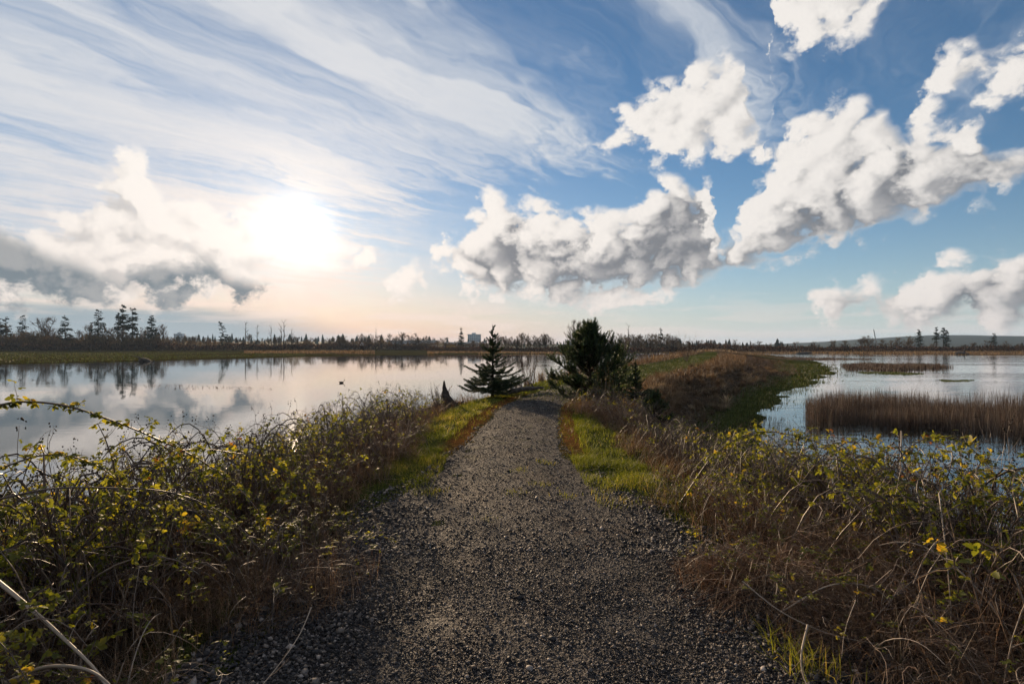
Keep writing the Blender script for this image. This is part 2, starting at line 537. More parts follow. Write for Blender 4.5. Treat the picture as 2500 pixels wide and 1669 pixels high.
def blades(mb, base, height, lean, width, a=None, seg=2):
    """grass blades: bent, tapering strips"""
    N = len(base)
    height = np.broadcast_to(np.asarray(height, float), (N,))
    width = np.broadcast_to(np.asarray(width, float), (N,))
    lean = np.asarray(lean, float)
    ang = np.arctan2(lean[:, 1], lean[:, 0]) + rng.normal(size=N) * .6
    s = np.stack([-np.sin(ang), np.cos(ang), np.zeros(N)], -1)
    L, T = [], []
    for k in range(seg + 1):
        f = k / seg
        c = base + np.stack([lean[:, 0] * f * f, lean[:, 1] * f * f, height * f * (1 - .12 * f)], -1)
        if k < seg:
            wd = (width * (1 - .35 * f))[:, None]
            L += [c - s * wd, c + s * wd]
        else:
            L += [c]
    V = np.stack(L, 1)
    m = V.shape[1]
    for k in range(seg - 1):
        q = 2 * k
        T += [[q, q + 1, q + 3], [q, q + 3, q + 2]]
    q = 2 * (seg - 1)
    T += [[q, q + 1, q + 2]]
    F = (np.arange(N) * m)[:, None, None] + np.array(T)[None]
    if a is None:
        a = rng.random(N)
    mb.add(V.reshape(-1, 3), T=F, a=np.repeat(a, m))


OCT_V = np.array([[1, 0, 0], [-1, 0, 0], [0, 1, 0], [0, -1, 0], [0, 0, 1], [0, 0, -1]], float)
OCT_F = np.array([[0, 2, 4], [2, 1, 4], [1, 3, 4], [3, 0, 4], [2, 0, 5], [1, 2, 5], [3, 1, 5], [0, 3, 5]])


def ico():
    p = (1 + 5 ** .5) / 2
    V = unit(np.array([[-1, p, 0], [1, p, 0], [-1, -p, 0], [1, -p, 0], [0, -1, p], [0, 1, p], [0, -1, -p], [0, 1, -p], [p, 0, -1], [p, 0, 1], [-p, 0, -1], [-p, 0, 1]], float))
    F = np.array([[0, 11, 5], [0, 5, 1], [0, 1, 7], [0, 7, 10], [0, 10, 11], [1, 5, 9], [5, 11, 4], [11, 10, 2], [10, 7, 6], [7, 1, 8], [3, 9, 4], [3, 4, 2], [3, 2, 6], [3, 6, 8], [3, 8, 9], [4, 9, 5], [2, 4, 11], [6, 2, 10], [8, 6, 7], [9, 8, 1]])
    return V, F


ICO_V, ICO_F = ico()


def stones(mb, pos, size, tv=OCT_V, tf=OCT_F, flat=.55, r=None):
    r = r or rng
    N = len(pos)
    q = unit(r.normal(size=(N, 4)) * np.array([1, .25, .25, 1]))
    w, x, y, z = q.T
    M = np.stack([1 - 2 * (y * y + z * z), 2 * (x * y - z * w), 2 * (x * z + y * w), 2 * (x * y + z * w), 1 - 2 * (x * x + z * z), 2 * (y * z - x * w), 2 * (x * z - y * w), 2 * (y * z + x * w), 1 - 2 * (x * x + y * y)], -1).reshape(N, 3, 3)
    S = np.stack([r.uniform(.75, 1.3, N), r.uniform(.6, 1.0, N), r.uniform(flat * .6, flat * 1.3, N)], -1) * np.asarray(size)[:, None]
    V = tv[None] * (1 + r.uniform(-.28, .28, (N, len(tv), 1))) * S[:, None, :]
    V = np.einsum('nij,nkj->nki', M, V) + pos[:, None, :]
    F = (np.arange(N) * len(tv))[:, None, None] + tf[None]
    mb.add(V.reshape(-1, 3), T=F, a=np.repeat(r.random(N), len(tv)))


def vnoise(x, y, scale, seed=0, octv=3):
    """smooth value noise in numpy, about -1..1"""
    out = np.zeros_like(np.asarray(x, float))
    amp, tot = 1.0, 0
    for o in range(octv):
        fx, fy = x * scale * 2 ** o + 17.3 * o, y * scale * 2 ** o - 9.1 * o
        ix, iy = np.floor(fx), np.floor(fy)
        tx, ty = fx - ix, fy - iy
        tx, ty = tx * tx * (3 - 2 * tx), ty * ty * (3 - 2 * ty)

        def h(a, b):
            v = np.sin(a * 127.1 + b * 311.7 + seed * 74.7) * 43758.5453
            return (v - np.floor(v)) * 2 - 1
        out = out + amp * ((h(ix, iy) * (1 - tx) + h(ix + 1, iy) * tx) * (1 - ty) + (h(ix, iy + 1) * (1 - tx) + h(ix + 1, iy + 1) * tx) * ty)
        tot += amp
        amp *= .5
    return out / tot


def sstep(x, lo, hi):
    f = np.clip((x - lo) / (hi - lo), 0, 1)
    return f * f * (3 - 2 * f)


# ------------------------------------------------------------------ materials
def new_mat(name):
    m = bpy.data.materials.new(name)
    m.use_nodes = True
    m.node_tree.nodes.clear()
    T = NT(m.node_tree)
    out = T.new('ShaderNodeOutputMaterial')
    return m, T, out


def attr(T, name='rnd'):
    n = T.new('ShaderNodeAttribute', attribute_name=name)
    return n.outputs['Fac']


def plain_mat(name, stops, rough=.75, spec=.3, trans=None, tw=.45, obj_rand=.0, bump=None, noise=None):
    """colour by the per-piece random value; optional light through thin leaves"""
    m, T, out = new_mat(name)
    f = attr(T)
    if noise:
        co = T.new('ShaderNodeTexCoord').outputs['Object']
        f = T.m('ADD', f, T.m('MULTIPLY', T.m('SUBTRACT', T.noise(co, noise[0], 4, .6), .5), noise[1]), clamp=True)
    if obj_rand:
        oi = T.new('ShaderNodeObjectInfo')
        f = T.m('ADD', f, T.m('MULTIPLY', T.m('SUBTRACT', oi.outputs['Random'], .5), obj_rand), clamp=True)
    col = T.ramp(f, stops)
    b = T.new('ShaderNodeBsdfPrincipled')
    T.put(b.inputs['Base Color'], col)
    b.inputs['Roughness'].default_value = rough
    b.inputs['Specular IOR Level'].default_value = spec
    if bump:
        co = T.new('ShaderNodeTexCoord').outputs['Object']
        bn = T.new('ShaderNodeBump')
        bn.inputs['Strength'].default_value = bump[1]
        bn.inputs['Distance'].default_value = bump[2]
        T.put(bn.inputs['Height'], T.noise(co, bump[0], 5, .6))
        T.put(b.inputs['Normal'], bn.outputs[0])
    sh = b.outputs[0]
    if trans is not None:
        tr = T.new('ShaderNodeBsdfTranslucent')
        T.put(tr.inputs[0], T.mix(1.0, col, trans, 'MULTIPLY'))
        mx = T.new('ShaderNodeMixShader')
        mx.inputs[0].default_value = tw
        T.t.links.new(sh, mx.inputs[1])
        T.t.links.new(tr.outputs[0], mx.inputs[2])
        sh = mx.outputs[0]
    T.t.links.new(sh, out.inputs[0])
    return m


M = {}
M['leaf'] = plain_mat('bramble_leaf', [(0, (.045, .056, .016)), (.35, (.100, .115, .025)), (.7, (.19, .185, .032)), (.86, (.28, .22, .036)), (.97, (.26, .14, .03)), (1, (.18, .065, .02))], .55, .28, (2.6, 2.3, .75), .55, .12)
M['cane'] = plain_mat('bramble_cane', [(0, (.045, .028, .020)), (.5, (.100, .060, .040)), (.85, (.18, .125, .085)), (1, (.34, .26, .19))], .5, .5)
M['dead'] = plain_mat('dead_stem', [(0, (.058, .036, .024)), (.5, (.150, .098, .064)), (.85, (.28, .195, .13)), (1, (.48, .38, .28))], .65, .25, (1.5, 1.15, .75), .35, .2)
M['fruit'] = plain_mat('dry_fruit', [(0, (.018, .013, .010)), (1, (.05, .035, .02))], .8, .2)
M['grass'] = plain_mat('green_grass', [(0, (.050, .062, .014)), (.5, (.098, .110, .023)), (.8, (.16, .150, .040)), (1, (.27, .20, .08))], .55, .3, (2.3, 2.2, .7), .55)
M['dry'] = plain_mat('dry_grass', [(0, (.056, .037, .024)), (.5, (.125, .086, .053)), (.85, (.22, .16, .098)), (1, (.35, .275, .18))], .6, .3, (1.3, 1.1, .8), .35)
M['reed'] = plain_mat('reed_stalk', [(0, (.038, .027, .021)), (.5, (.088, .063, .047)), (.85, (.17, .125, .092)), (1, (.28, .22, .165))], .65, .3, (1.2, 1.0, .8), .2)
M['reed_green'] = plain_mat('water_sedge', [(0, (.028, .040, .012)), (.5, (.055, .075, .020)), (1, (.11, .105, .038))], .6, .3, (1.5, 1.5, .8), .3)
M['spruce'] = plain_mat('spruce_needle', [(0, (.016, .030, .017)), (.6, (.034, .055, .026)), (1, (.080, .095, .036))], .55, .35, (1.4, 1.5, .8), .18)
M['pine'] = plain_mat('pine_needle', [(0, (.018, .034, .014)), (.6, (.040, .064, .024)), (1, (.095, .110, .036))], .5, .4, (1.5, 1.6, .8), .2)
M['bark'] = plain_mat('bark', [(0, (.030, .021, .015)), (1, (.085, .062, .045))], .9, .15, noise=(9, .8), bump=(30, .6, .01))
M['driftwood'] = plain_mat('driftwood', [(0, (.022, .017, .014)), (.5, (.065, .052, .043)), (1, (.20, .175, .15))], .8, .2, noise=(7, 1.1), bump=(24, .8, .02))
M['far_bark'] = plain_mat('far_bark', [(0, (.040, .028, .022)), (1, (.090, .068, .052))], .9, .1)
M['far_twig'] = plain_mat('far_twig', [(0, (.045, .030, .021)), (.6, (.100, .066, .040)), (1, (.16, .115, .060))], .8, .1, (1.2, 1.1, .9), .3, .5)
M['far_conifer'] = plain_mat('far_conifer', [(0, (.010, .018, .012)), (1, (.032, .044, .024))], .7, .15, (1.3, 1.3, .9), .15, .4)
M['far_yellow'] = plain_mat('far_yellow_leaf', [(0, (.16, .10, .02)), (1, (.36, .25, .05))], .7, .2, (1.6, 1.5, .8), .4)
M['far_thicket'] = plain_mat('far_thicket', [(0, (.026, .017, .012)), (.6, (.065, .040, .027)), (1, (.13, .080, .048))], .85, .1, (1.2, 1.0, .9), .2)
# ------------------------------------------------------------------ layout of the place
def at(px, y, py=None, z=None):
    """point at distance y whose direction the photograph shows at column px (and row py)"""
    x = (px - CX) / F0 * y
    if py is not None:
        z = EYE - (py - HY) / F0 * y
    return np.array([x, y, z if z is not None else 0.0])


_ctrl = np.array([(.1, -420), (.1, -60), (.1, -6), (.1, 2.7), (.03, 6), (.05, 10), (.45, 15), (1.15, 18.5), (2.6, 23), (5, 30), (8.8, 39), (18, 60), (35, 104), (60, 170), (104, 300)], float)


def _catmull(P, n=10):
    out = []
    for i in range(1, len(P) - 2):
        p0, p1, p2, p3 = P[i - 1], P[i], P[i + 1], P[i + 2]
        for t in np.linspace(0, 1, n, endpoint=False):
            out.append(.5 * ((2 * p1) + (-p0 + p2) * t + (2 * p0 - 5 * p1 + 4 * p2 - p3) * t * t + (-p0 + 3 * p1 - 3 * p2 + p3) * t ** 3))
    return np.array([P[0]] + out + [P[-2], P[-1]])


PATH = _catmull(_ctrl, 6)
_seg = np.linalg.norm(np.diff(PATH, axis=0), axis=1)
_arc = np.concatenate([[0], np.cumsum(_seg)])
_arc -= np.interp(0, PATH[:, 1], _arc)                 # zero beside the camera


def path_coords(x, y):
    """lateral offset (right positive) and arc length from the camera"""
    x, y = np.asarray(x, float), np.asarray(y, float)
    best = np.full(x.shape, 1e18)
    lat, arc = np.zeros(x.shape), np.zeros(x.shape)
    for i in range(len(PATH) - 1):
        a, b = PATH[i], PATH[i + 1]
        d = b - a
        L2 = d @ d
        f = np.clip(((x - a[0]) * d[0] + (y - a[1]) * d[1]) / L2, 0, 1)
        qx, qy = x - a[0] - f * d[0], y - a[1] - f * d[1]
        d2 = qx * qx + qy * qy
        m = d2 < best
        best = np.where(m, d2, best)
        sgn = np.sign(d[1] * (x - a[0]) - d[0] * (y - a[1]))
        lat = np.where(m, sgn * np.sqrt(d2), lat)
        arc = np.where(m, _arc[i] + f * math.sqrt(L2), arc)
    return lat, arc


SHORE = np.array([(-3000, 20), (-700, 34), (-300, 62), (-120, 82), (-84, 92), (-76, 118), (-62, 170), (-28, 206), (17, 232), (60, 255), (96, 282), (118, 246), (176, 196), (260, 172), (500, 140), (3000, 120)], float)


def shore_d(x, y):
    ys = np.interp(x, SHORE[:, 0], SHORE[:, 1])
    return y - ys + vnoise(x, y, .02, 3, 3) * 10 + vnoise(x, y, .11, 4, 2) * 3.0


def height(x, y):
    x, y = np.asarray(x, float), np.asarray(y, float)
    lat, arc = path_coords(x, y)
    al = np.abs(lat)
    foot_r = np.interp(arc, [0, 14, 24, 42, 75, 120], [4.9, 4.9, 5.4, 7.2, 11.5, 15])
    foot_l = np.interp(arc, [0, 16, 20, 26, 60, 120], [4.9, 4.6, 3.4, 4.5, 7, 9])
    foot = np.where(lat > 0, foot_r, foot_l)
    crest = np.interp(arc, [0, 16, 22, 30, 60], [1.55, 1.6, 1.9, 2.2, 2.6])
    sl = sstep(al, crest, foot)
    n = vnoise(x, y, .55, 1, 3)
    z = -1.27 * sl + n * .05 * (.3 + sl)
    shelf = np.where(lat > 0, np.interp(arc, [0, 14, 22, 42, 75, 120], [.7, .8, 1.6, 2.4, 5.0, 7]), .8)
    dd = al - foot
    edge = vnoise(x * .6 + lat, y, .5, 5, 3)
    z = np.where(dd > 0, -1.27 - .16 * np.clip(dd / np.maximum(shelf, .1), 0, 1.0) + edge * .09 * np.clip(dd, 0, 1), z)
    z = np.where(dd > shelf, z - (dd - shelf) * .16, z)
    z = np.maximum(z, -2.6)
    # the crest is a little dished by wheels
    z = z - .03 * np.exp(-((al - .75) / .3) ** 2) * (arc < 40)
    d = shore_d(x, y)
    far = -1.40 + np.where(d < 0, d * .1, np.interp(d, [0, 12, 60, 160, 320, 700], [0, .07, .2, .5, .8, 1.2]))
    far = far + vnoise(x, y, .06, 8, 3) * .07 * sstep(d, -10, 20)
    far = np.maximum(far, -2.6)
    return np.maximum(z, far)


def h1(x, y):
    return float(height(np.array([x]), np.array([y]))[0])


# ground: one sheet, fine near the camera, coarse towards the horizon
def spaced(lo, hi, fine_lo, fine_hi, step, grow=1.12):
    a = list(np.arange(fine_lo, fine_hi, step))
    s, v = step, a[-1]
    while v < hi:
        s = s * grow
        v += s
        a.append(min(v, hi))
    s, v = step, a[0]
    lowp = []
    while v > lo:
        s = s * grow
        v -= s
        lowp.append(max(v, lo))
    return np.array(lowp[::-1] + a)


gx = spaced(-4500, 4500, -7, 11, .2, 1.06)
gy = spaced(-1500, 4500, 1.2, 25, .2, 1.05)
XX, YY = np.meshgrid(gx, gy)
ZZ = height(XX, YY)
nx, ny = len(gx), len(gy)
idx = np.arange(nx * ny).reshape(ny, nx)
Qd = np.stack([idx[:-1, :-1], idx[:-1, 1:], idx[1:, 1:], idx[1:, :-1]], -1).reshape(-1, 4)
LAT, ARC = path_coords(XX, YY)
mb = MB().add(np.stack([XX, YY, ZZ], -1), Q=Qd)


def ground_mat():
    m, T, out = new_mat('ground')
    geo = T.new('ShaderNodeNewGeometry')
    pos = geo.outputs['Position']
    lat = attr(T, 'lat')
    near = attr(T, 'dike')
    px_, py_, pz = T.sep(pos)
    nz = T.noise(pos, 1.3, 6, .62)
    nf = T.noise(pos, 14., 5, .65)
    nb = T.noise(pos, .05, 5, .6)
    soil = T.ramp(nf, [(.3, (.022, .016, .011)), (.55, (.050, .036, .024)), (.75, (.095, .070, .045))])
    turf = T.ramp(T.m('ADD', T.m('MULTIPLY', nz, .6), T.m('MULTIPLY', nf, .4)), [(.3, (.034, .048, .012)), (.5, (.065, .085, .018)), (.62, (.095, .105, .024)), (.75, (.13, .11, .035))])
    litter = T.ramp(nf, [(.3, (.10, .040, .013)), (.6, (.23, .092, .028)), (.8, (.32, .145, .050))])
    thatch = T.ramp(T.m('ADD', T.m('MULTIPLY', nz, .5), T.m('MULTIPLY', nf, .5)), [(.3, (.030, .022, .016)), (.55, (.065, .047, .032)), (.75, (.125, .090, .058))])
    mud = T.ramp(T.m('ADD', T.m('MULTIPLY', nz, .6), T.m('MULTIPLY', nf, .4)), [(.35, (.022, .028, .008)), (.5, (.046, .060, .014)), (.68, (.080, .090, .024))])
    # crest turf, needle litter beside the wheel tracks, thatch down the slopes, green slime at the waterline
    al = T.m('ABSOLUTE', lat)
    wob = T.m('MULTIPLY', T.m('SUBTRACT', nz, .5), 1.6)
    c = T.mix(T.ss(T.m('ADD', al, wob), 1.7, 2.6), turf, thatch)
    lit = T.m('MULTIPLY', T.ss(T.m('ABSOLUTE', T.m('SUBTRACT', T.m('ADD', al, T.m('ADD', T.m('MULTIPLY', wob, .3), T.m('MULTIPLY', T.m('SUBTRACT', nf, .5), .7))), .98)), .36, .06), T.m('MULTIPLY', T.ss(py_, 7.5, 10.), T.ss(py_, 21., 18.)))
    c = T.mix(T.m('MULTIPLY', lit, .9), c, litter)
    c = T.mix(T.m('MULTIPLY', T.ss(pz, -.98, -1.22), T.ss(nz, .2, .4)), c, mud)
    # far flats: olive sedge and tan grass
    fl = T.ramp(T.m('ADD', T.m('MULTIPLY', nb, .55), T.m('MULTIPLY', nz, .45)), [(.33, (.040, .036, .013)), (.47, (.070, .058, .020)), (.56, (.105, .075, .032)), (.68, (.17, .110, .055))])
    fl = T.mix(T.ss(pz, -1.30, -1.38), fl, (.040, .038, .015))
    far_c = T.mix(T.ss(px_, 20., 90.), T.mix(.6, fl, (.040, .043, .012)), T.mix(.3, fl, (.30, .18, .085)))
    c = T.mix(near, far_c, c)
    c = T.mix(T.m('MULTIPLY', T.ss(nf, .62, .5), .4), c, soil)
    b = T.new('ShaderNodeBsdfPrincipled')
    T.put(b.inputs['Base Color'], c)
    b.inputs['Roughness'].default_value = .9
    b.inputs['Specular IOR Level'].default_value = 0.0
    bn = T.new('ShaderNodeBump')
    bn.inputs['Strength'].default_value = .9
    bn.inputs['Distance'].default_value = .04
    T.put(bn.inputs['Height'], T.m('ADD', nf, T.noise(pos, 45., 3, .6)))
    T.put(b.inputs['Normal'], bn.outputs[0])
    T.t.links.new(b.outputs[0], out.inputs[0])
    return m


me = mb.mesh('ground', ground_mat(), smooth=True)
a_ = me.attributes.new('lat', 'FLOAT', 'POINT')
a_.data.foreach_set('value', LAT.ravel().astype(np.float32))
a_ = me.attributes.new('dike', 'FLOAT', 'POINT')
dike = (1 - sstep(np.abs(LAT), 22, 34)) * (1 - sstep(ARC, 150, 230))
a_.data.foreach_set('value', dike.ravel().astype(np.float32))
tag(link('ground', me), kind='structure')


# water: one level sheet
def water_mat():
    m, T, out = new_mat('water')
    geo = T.new('ShaderNodeNewGeometry')
    pos = geo.outputs['Position']
    x_, y_, _ = T.sep(pos)
    b = T.new('ShaderNodeBsdfPrincipled')
    b.inputs['Base Color'].default_value = (.012, .016, .015, 1)
    b.inputs['Roughness'].default_value = .025
    b.inputs['IOR'].default_value = 1.9
    v = T.v('MULTIPLY', pos, (.55, 1.5, 1))
    r1 = T.noise(v, 1.6, 3, .55)
    r2 = T.noise(v, .35, 3, .5)
    windy = T.m('ADD', T.m('MULTIPLY', T.ss(x_, 2., 10.), .85), .12)                  # the lagoon to the right is a little ruffled
    patch = T.ss(T.noise(T.v('MULTIPLY', pos, (.25, 1, 1)), .09, 3, .5), .38, .62)
    amp = T.m('MULTIPLY', windy, T.m('ADD', .25, T.m('MULTIPLY', patch, .75)))
    hgt = T.m('MULTIPLY', T.m('ADD', r1, T.m('MULTIPLY', r2, 2.2)), amp)
    bn = T.new('ShaderNodeBump')
    bn.inputs['Strength'].default_value = .35
    bn.inputs['Distance'].default_value = .055
    T.put(bn.inputs['Height'], hgt)
    T.put(b.inputs['Normal'], bn.outputs[0])
    T.t.links.new(b.outputs[0], out.inputs[0])
    return m


wv = np.array([(-2500, -900, WATER_Z), (2500, -900, WATER_Z), (2500, 900, WATER_Z), (-2500, 900, WATER_Z)], float)
tag(link('water', MB().add(wv, Q=[[0, 1, 2, 3]]).mesh('water', water_mat())), kind='structure')


# hills: a low wooded rise behind the left shore and a long blue ridge far to the right
def hills():
    azs = np.radians(np.linspace(-75, 75, 260))
    rs = np.array([620, 760, 900, 1050, 1250, 1500, 1800, 2300, 2800, 3300, 3800, 4300])
    A, Rr = np.meshgrid(azs, rs)
    X, Y = np.sin(A) * Rr, np.cos(A) * Rr
    pxa = CX + F0 * np.tan(np.clip(A, -1.2, 1.2))
    ridge = np.interp(pxa, [-1500, 0, 1500, 1650, 1750, 1900, 2050, 2150, 2250, 2349, 2600, 4000], [4, 4, 5, 9, 14, 30, 50, 57, 53, 49, 40, 15])
    ridge = ridge + vnoise(A * 40, Rr * .002, 1.0, 5, 3) * 2.0
    rise = np.interp(pxa, [-1500, 0, 300, 700, 1000, 1300, 1600, 1800, 2600], [10, 10, 12, 14, 11, 8, 9, 2, 0])
    Z = -.9 + rise * np.exp(-((Rr - 1250) / 330) ** 2) + ridge * np.exp(-((Rr - 3300) / 900) ** 2)
    Z = Z + vnoise(X, Y, .006, 9, 3) * 1.0 * sstep(Rr, 700, 1200) - 1.2 * (1 - sstep(Rr, 620, 800))
    idx = np.arange(A.size).reshape(A.shape)
    Q = np.stack([idx[:-1, :-1], idx[1:, :-1], idx[1:, 1:], idx[:-1, 1:]], -1).reshape(-1, 4)
    m, T, out = new_mat('wooded_hill')
    pos = T.new('ShaderNodeNewGeometry').outputs['Position']
    n = T.noise(T.v('MULTIPLY', pos, (1, 1, 2)), .02, 6, .65)
    b = T.new('ShaderNodeBsdfPrincipled')
    T.put(b.inputs['Base Color'], T.ramp(n, [(.3, (.012, .020, .016)), (.5, (.022, .032, .022)), (.7, (.040, .044, .030))]))
    b.inputs['Roughness'].default_value = .95
    b.inputs['Specular IOR Level'].default_value = .1
    bn = T.new('ShaderNodeBump')
    bn.inputs['Distance'].default_value = 8.
    T.put(bn.inputs['Height'], n)
    T.put(b.inputs['Normal'], bn.outputs[0])
    T.t.links.new(b.outputs[0], out.inputs[0])
    tag(link('hills', MB().add(np.stack([X, Y, Z], -1), Q=Q).mesh('hills', m, smooth=True)), kind='structure')
    return lambda px, r: float(-.9 + np.interp(px, [-1500, 0, 300, 700, 1000, 1300, 1600, 1800, 2600], [10, 10, 12, 14, 11, 8, 9, 2, 0]) * math.exp(-((r - 1250) / 330) ** 2))


hill_z = hills()

# path: gravel sheet a few millimetres above the ground
def path_sheet():
    sel = np.where((_arc > -14) & (_arc < 40))[0]
    s_, e_ = _arc[sel[0]], _arc[sel[-1]]
    ts = np.concatenate([np.arange(s_, 20, .12), np.arange(20, min(e_, 34), .3)])
    cx, cy = np.interp(ts, _arc, PATH[:, 0]), np.interp(ts, _arc, PATH[:, 1])
    tx, ty = np.gradient(cx, ts), np.gradient(cy, ts)
    hw_l = np.interp(ts, [-14, 3, 5.5, 7, 10, 15, 20, 30], [1.6, 1.62, 1.55, 1.12, .76, .78, .9, .9])
    hw_r = np.interp(ts, [-14, 3, 5, 7, 8.5, 15, 20, 30], [1.75, 1.75, 1.6, 1.2, .76, .86, .9, .9])
    us = np.linspace(-1, 1, 29)
    W = np.where(us[None] < 0, -us[None] * -1 * hw_l[:, None], us[None] * hw_r[:, None])
    j = vnoise(cx[:, None] + W * .3, cy[:, None], 1.7, 12, 3) * .16
    W = W + j * np.sign(us)[None] * (np.abs(us)[None] ** 3)
    X = cx[:, None] + ty[:, None] * W
    Y = cy[:, None] - tx[:, None] * W
    Z = height(X, Y) + .006 + vnoise(X, Y, 3.0, 13, 3) * .008
    Z[:, 0] -= .05
    Z[:, -1] -= .05
    idx = np.arange(X.size).reshape(X.shape)
    Q = np.stack([idx[:-1, :-1], idx[:-1, 1:], idx[1:, 1:], idx[1:, :-1]], -1).reshape(-1, 4)
    m, T, out = new_mat('gravel_path')
    pos = T.new('ShaderNodeNewGeometry').outputs['Position']
    vo = T.new('ShaderNodeTexVoronoi')
    T.put(vo.inputs['Vector'], pos)
    vo.inputs['Scale'].default_value = 85.
    vc = T.sep(vo.outputs['Color'])[0]
    vo2 = T.new('ShaderNodeTexVoronoi')
    T.put(vo2.inputs['Vector'], pos)
    vo2.inputs['Scale'].default_value = 34.
    v2 = T.sep(vo2.outputs['Color'])[0]
    n = T.noise(pos, 1.1, 5, .6)
    col = T.ramp(vc, [(0, (.015, .014, .014)), (.5, (.031, .028, .028)), (.8, (.058, .051, .048)), (1, (.12, .105, .092))])
    col = T.mix(T.ss(n, .45, .7), col, T.mix(1., col, (1.25, 1.05, .9), 'MULTIPLY'))
    moss = T.m('MULTIPLY', T.ss(T.noise(pos, 2.2, 6, .65), .53, .66), T.m('MULTIPLY', T.ss(T.sep(pos)[1], 5.5, 9.), .55))
    col = T.mix(moss, col, (.060, .062, .018))
    b = T.new('ShaderNodeBsdfPrincipled')
    T.put(b.inputs['Base Color'], col)
    T.put(b.inputs['Roughness'], T.mr(v2, 0, 1, .65, .9))
    b.inputs['Specular IOR Level'].default_value = .12
    bn = T.new('ShaderNodeBump')
    bn.inputs['Strength'].default_value = 1.
    bn.inputs['Distance'].default_value = .012
    T.put(bn.inputs['Height'], T.m('SUBTRACT', T.m('MULTIPLY', v2, 1.2), T.m('ADD', vo.outputs['Distance'], T.m('MULTIPLY', vo2.outputs['Distance'], 1.5))))
    T.put(b.inputs['Normal'], bn.outputs[0])
    T.t.links.new(b.outputs[0], out.inputs[0])
    tag(link('path', MB().add(np.stack([X, Y, Z], -1), Q=Q).mesh('path', m, smooth=True)), kind='structure')


path_sheet()


# loose gravel
def gravel():
    M['gravel'] = plain_mat('gravel_stone', [(0, (.021, .019, .019)), (.45, (.047, .042, .041)), (.75, (.090, .078, .072)), (.93, (.165, .137, .118)), (1, (.38, .32, .28))], .62, .22)
    r = np.random.default_rng(21)

    def scatter(n, y0, y1, pw=1.0):
        y = y0 + (y1 - y0) * r.random(n) ** pw
        l = r.uniform(-1.9, 2.0, n)
        x = np.interp(y, PATH[:, 1], PATH[:, 0]) + l
        lim = np.where(l < 0, np.interp(y, [0, 3, 5.5, 7, 10, 16, 22], [1.85, 1.8, 1.65, 1.2, .85, .8, .9]), np.interp(y, [0, 3, 5, 7, 8.5, 10, 22], [1.95, 1.9, 1.7, 1.25, .9, .85, .9]))
        keep = np.abs(l) < lim + vnoise(x, y, 1.7, 12, 3) * .18
        return x[keep], y[keep], l[keep]
    mb = MB()
    x, y, l = scatter(84000, 1.75, 4.6, 1.15)
    z = height(x, y)
    s = np.exp(r.normal(math.log(.0045), .44, len(x)))
    s *= 1 + 1.1 * sstep(np.abs(l) + vnoise(x, y, 1.2, 14, 2) * .3, .75, 1.6)                       # coarser towards the edges
    stones(mb, np.stack([x, y, z + s * .45 + .006], -1), s, r=r)
    x, y, l = scatter(48000, 4.5, 20.0, 1.5)
    z = height(x, y)
    s = np.exp(r.normal(math.log(.0060), .40, len(x))) * (1 + .03 * y) * (1 + .5 * sstep(np.abs(l), .6, 1.3))
    stones(mb, np.stack([x, y, z + s * .35 + .006], -1), s, r=r)
    x, y, l = scatter(900, 1.7, 6.5, 1.2)
    s = r.uniform(.008, .016, len(x)) * (1 + .5 * sstep(np.abs(l), .8, 1.5))
    stones(mb, np.stack([x, y, height(x, y) + s * .3 + .006], -1), s, ICO_V, ICO_F, .5, r)
    tag(link('gravel', mb.mesh('gravel', M['gravel'])), 'loose dark crushed gravel covering the footpath', 'gravel', kind='stuff')


gravel()
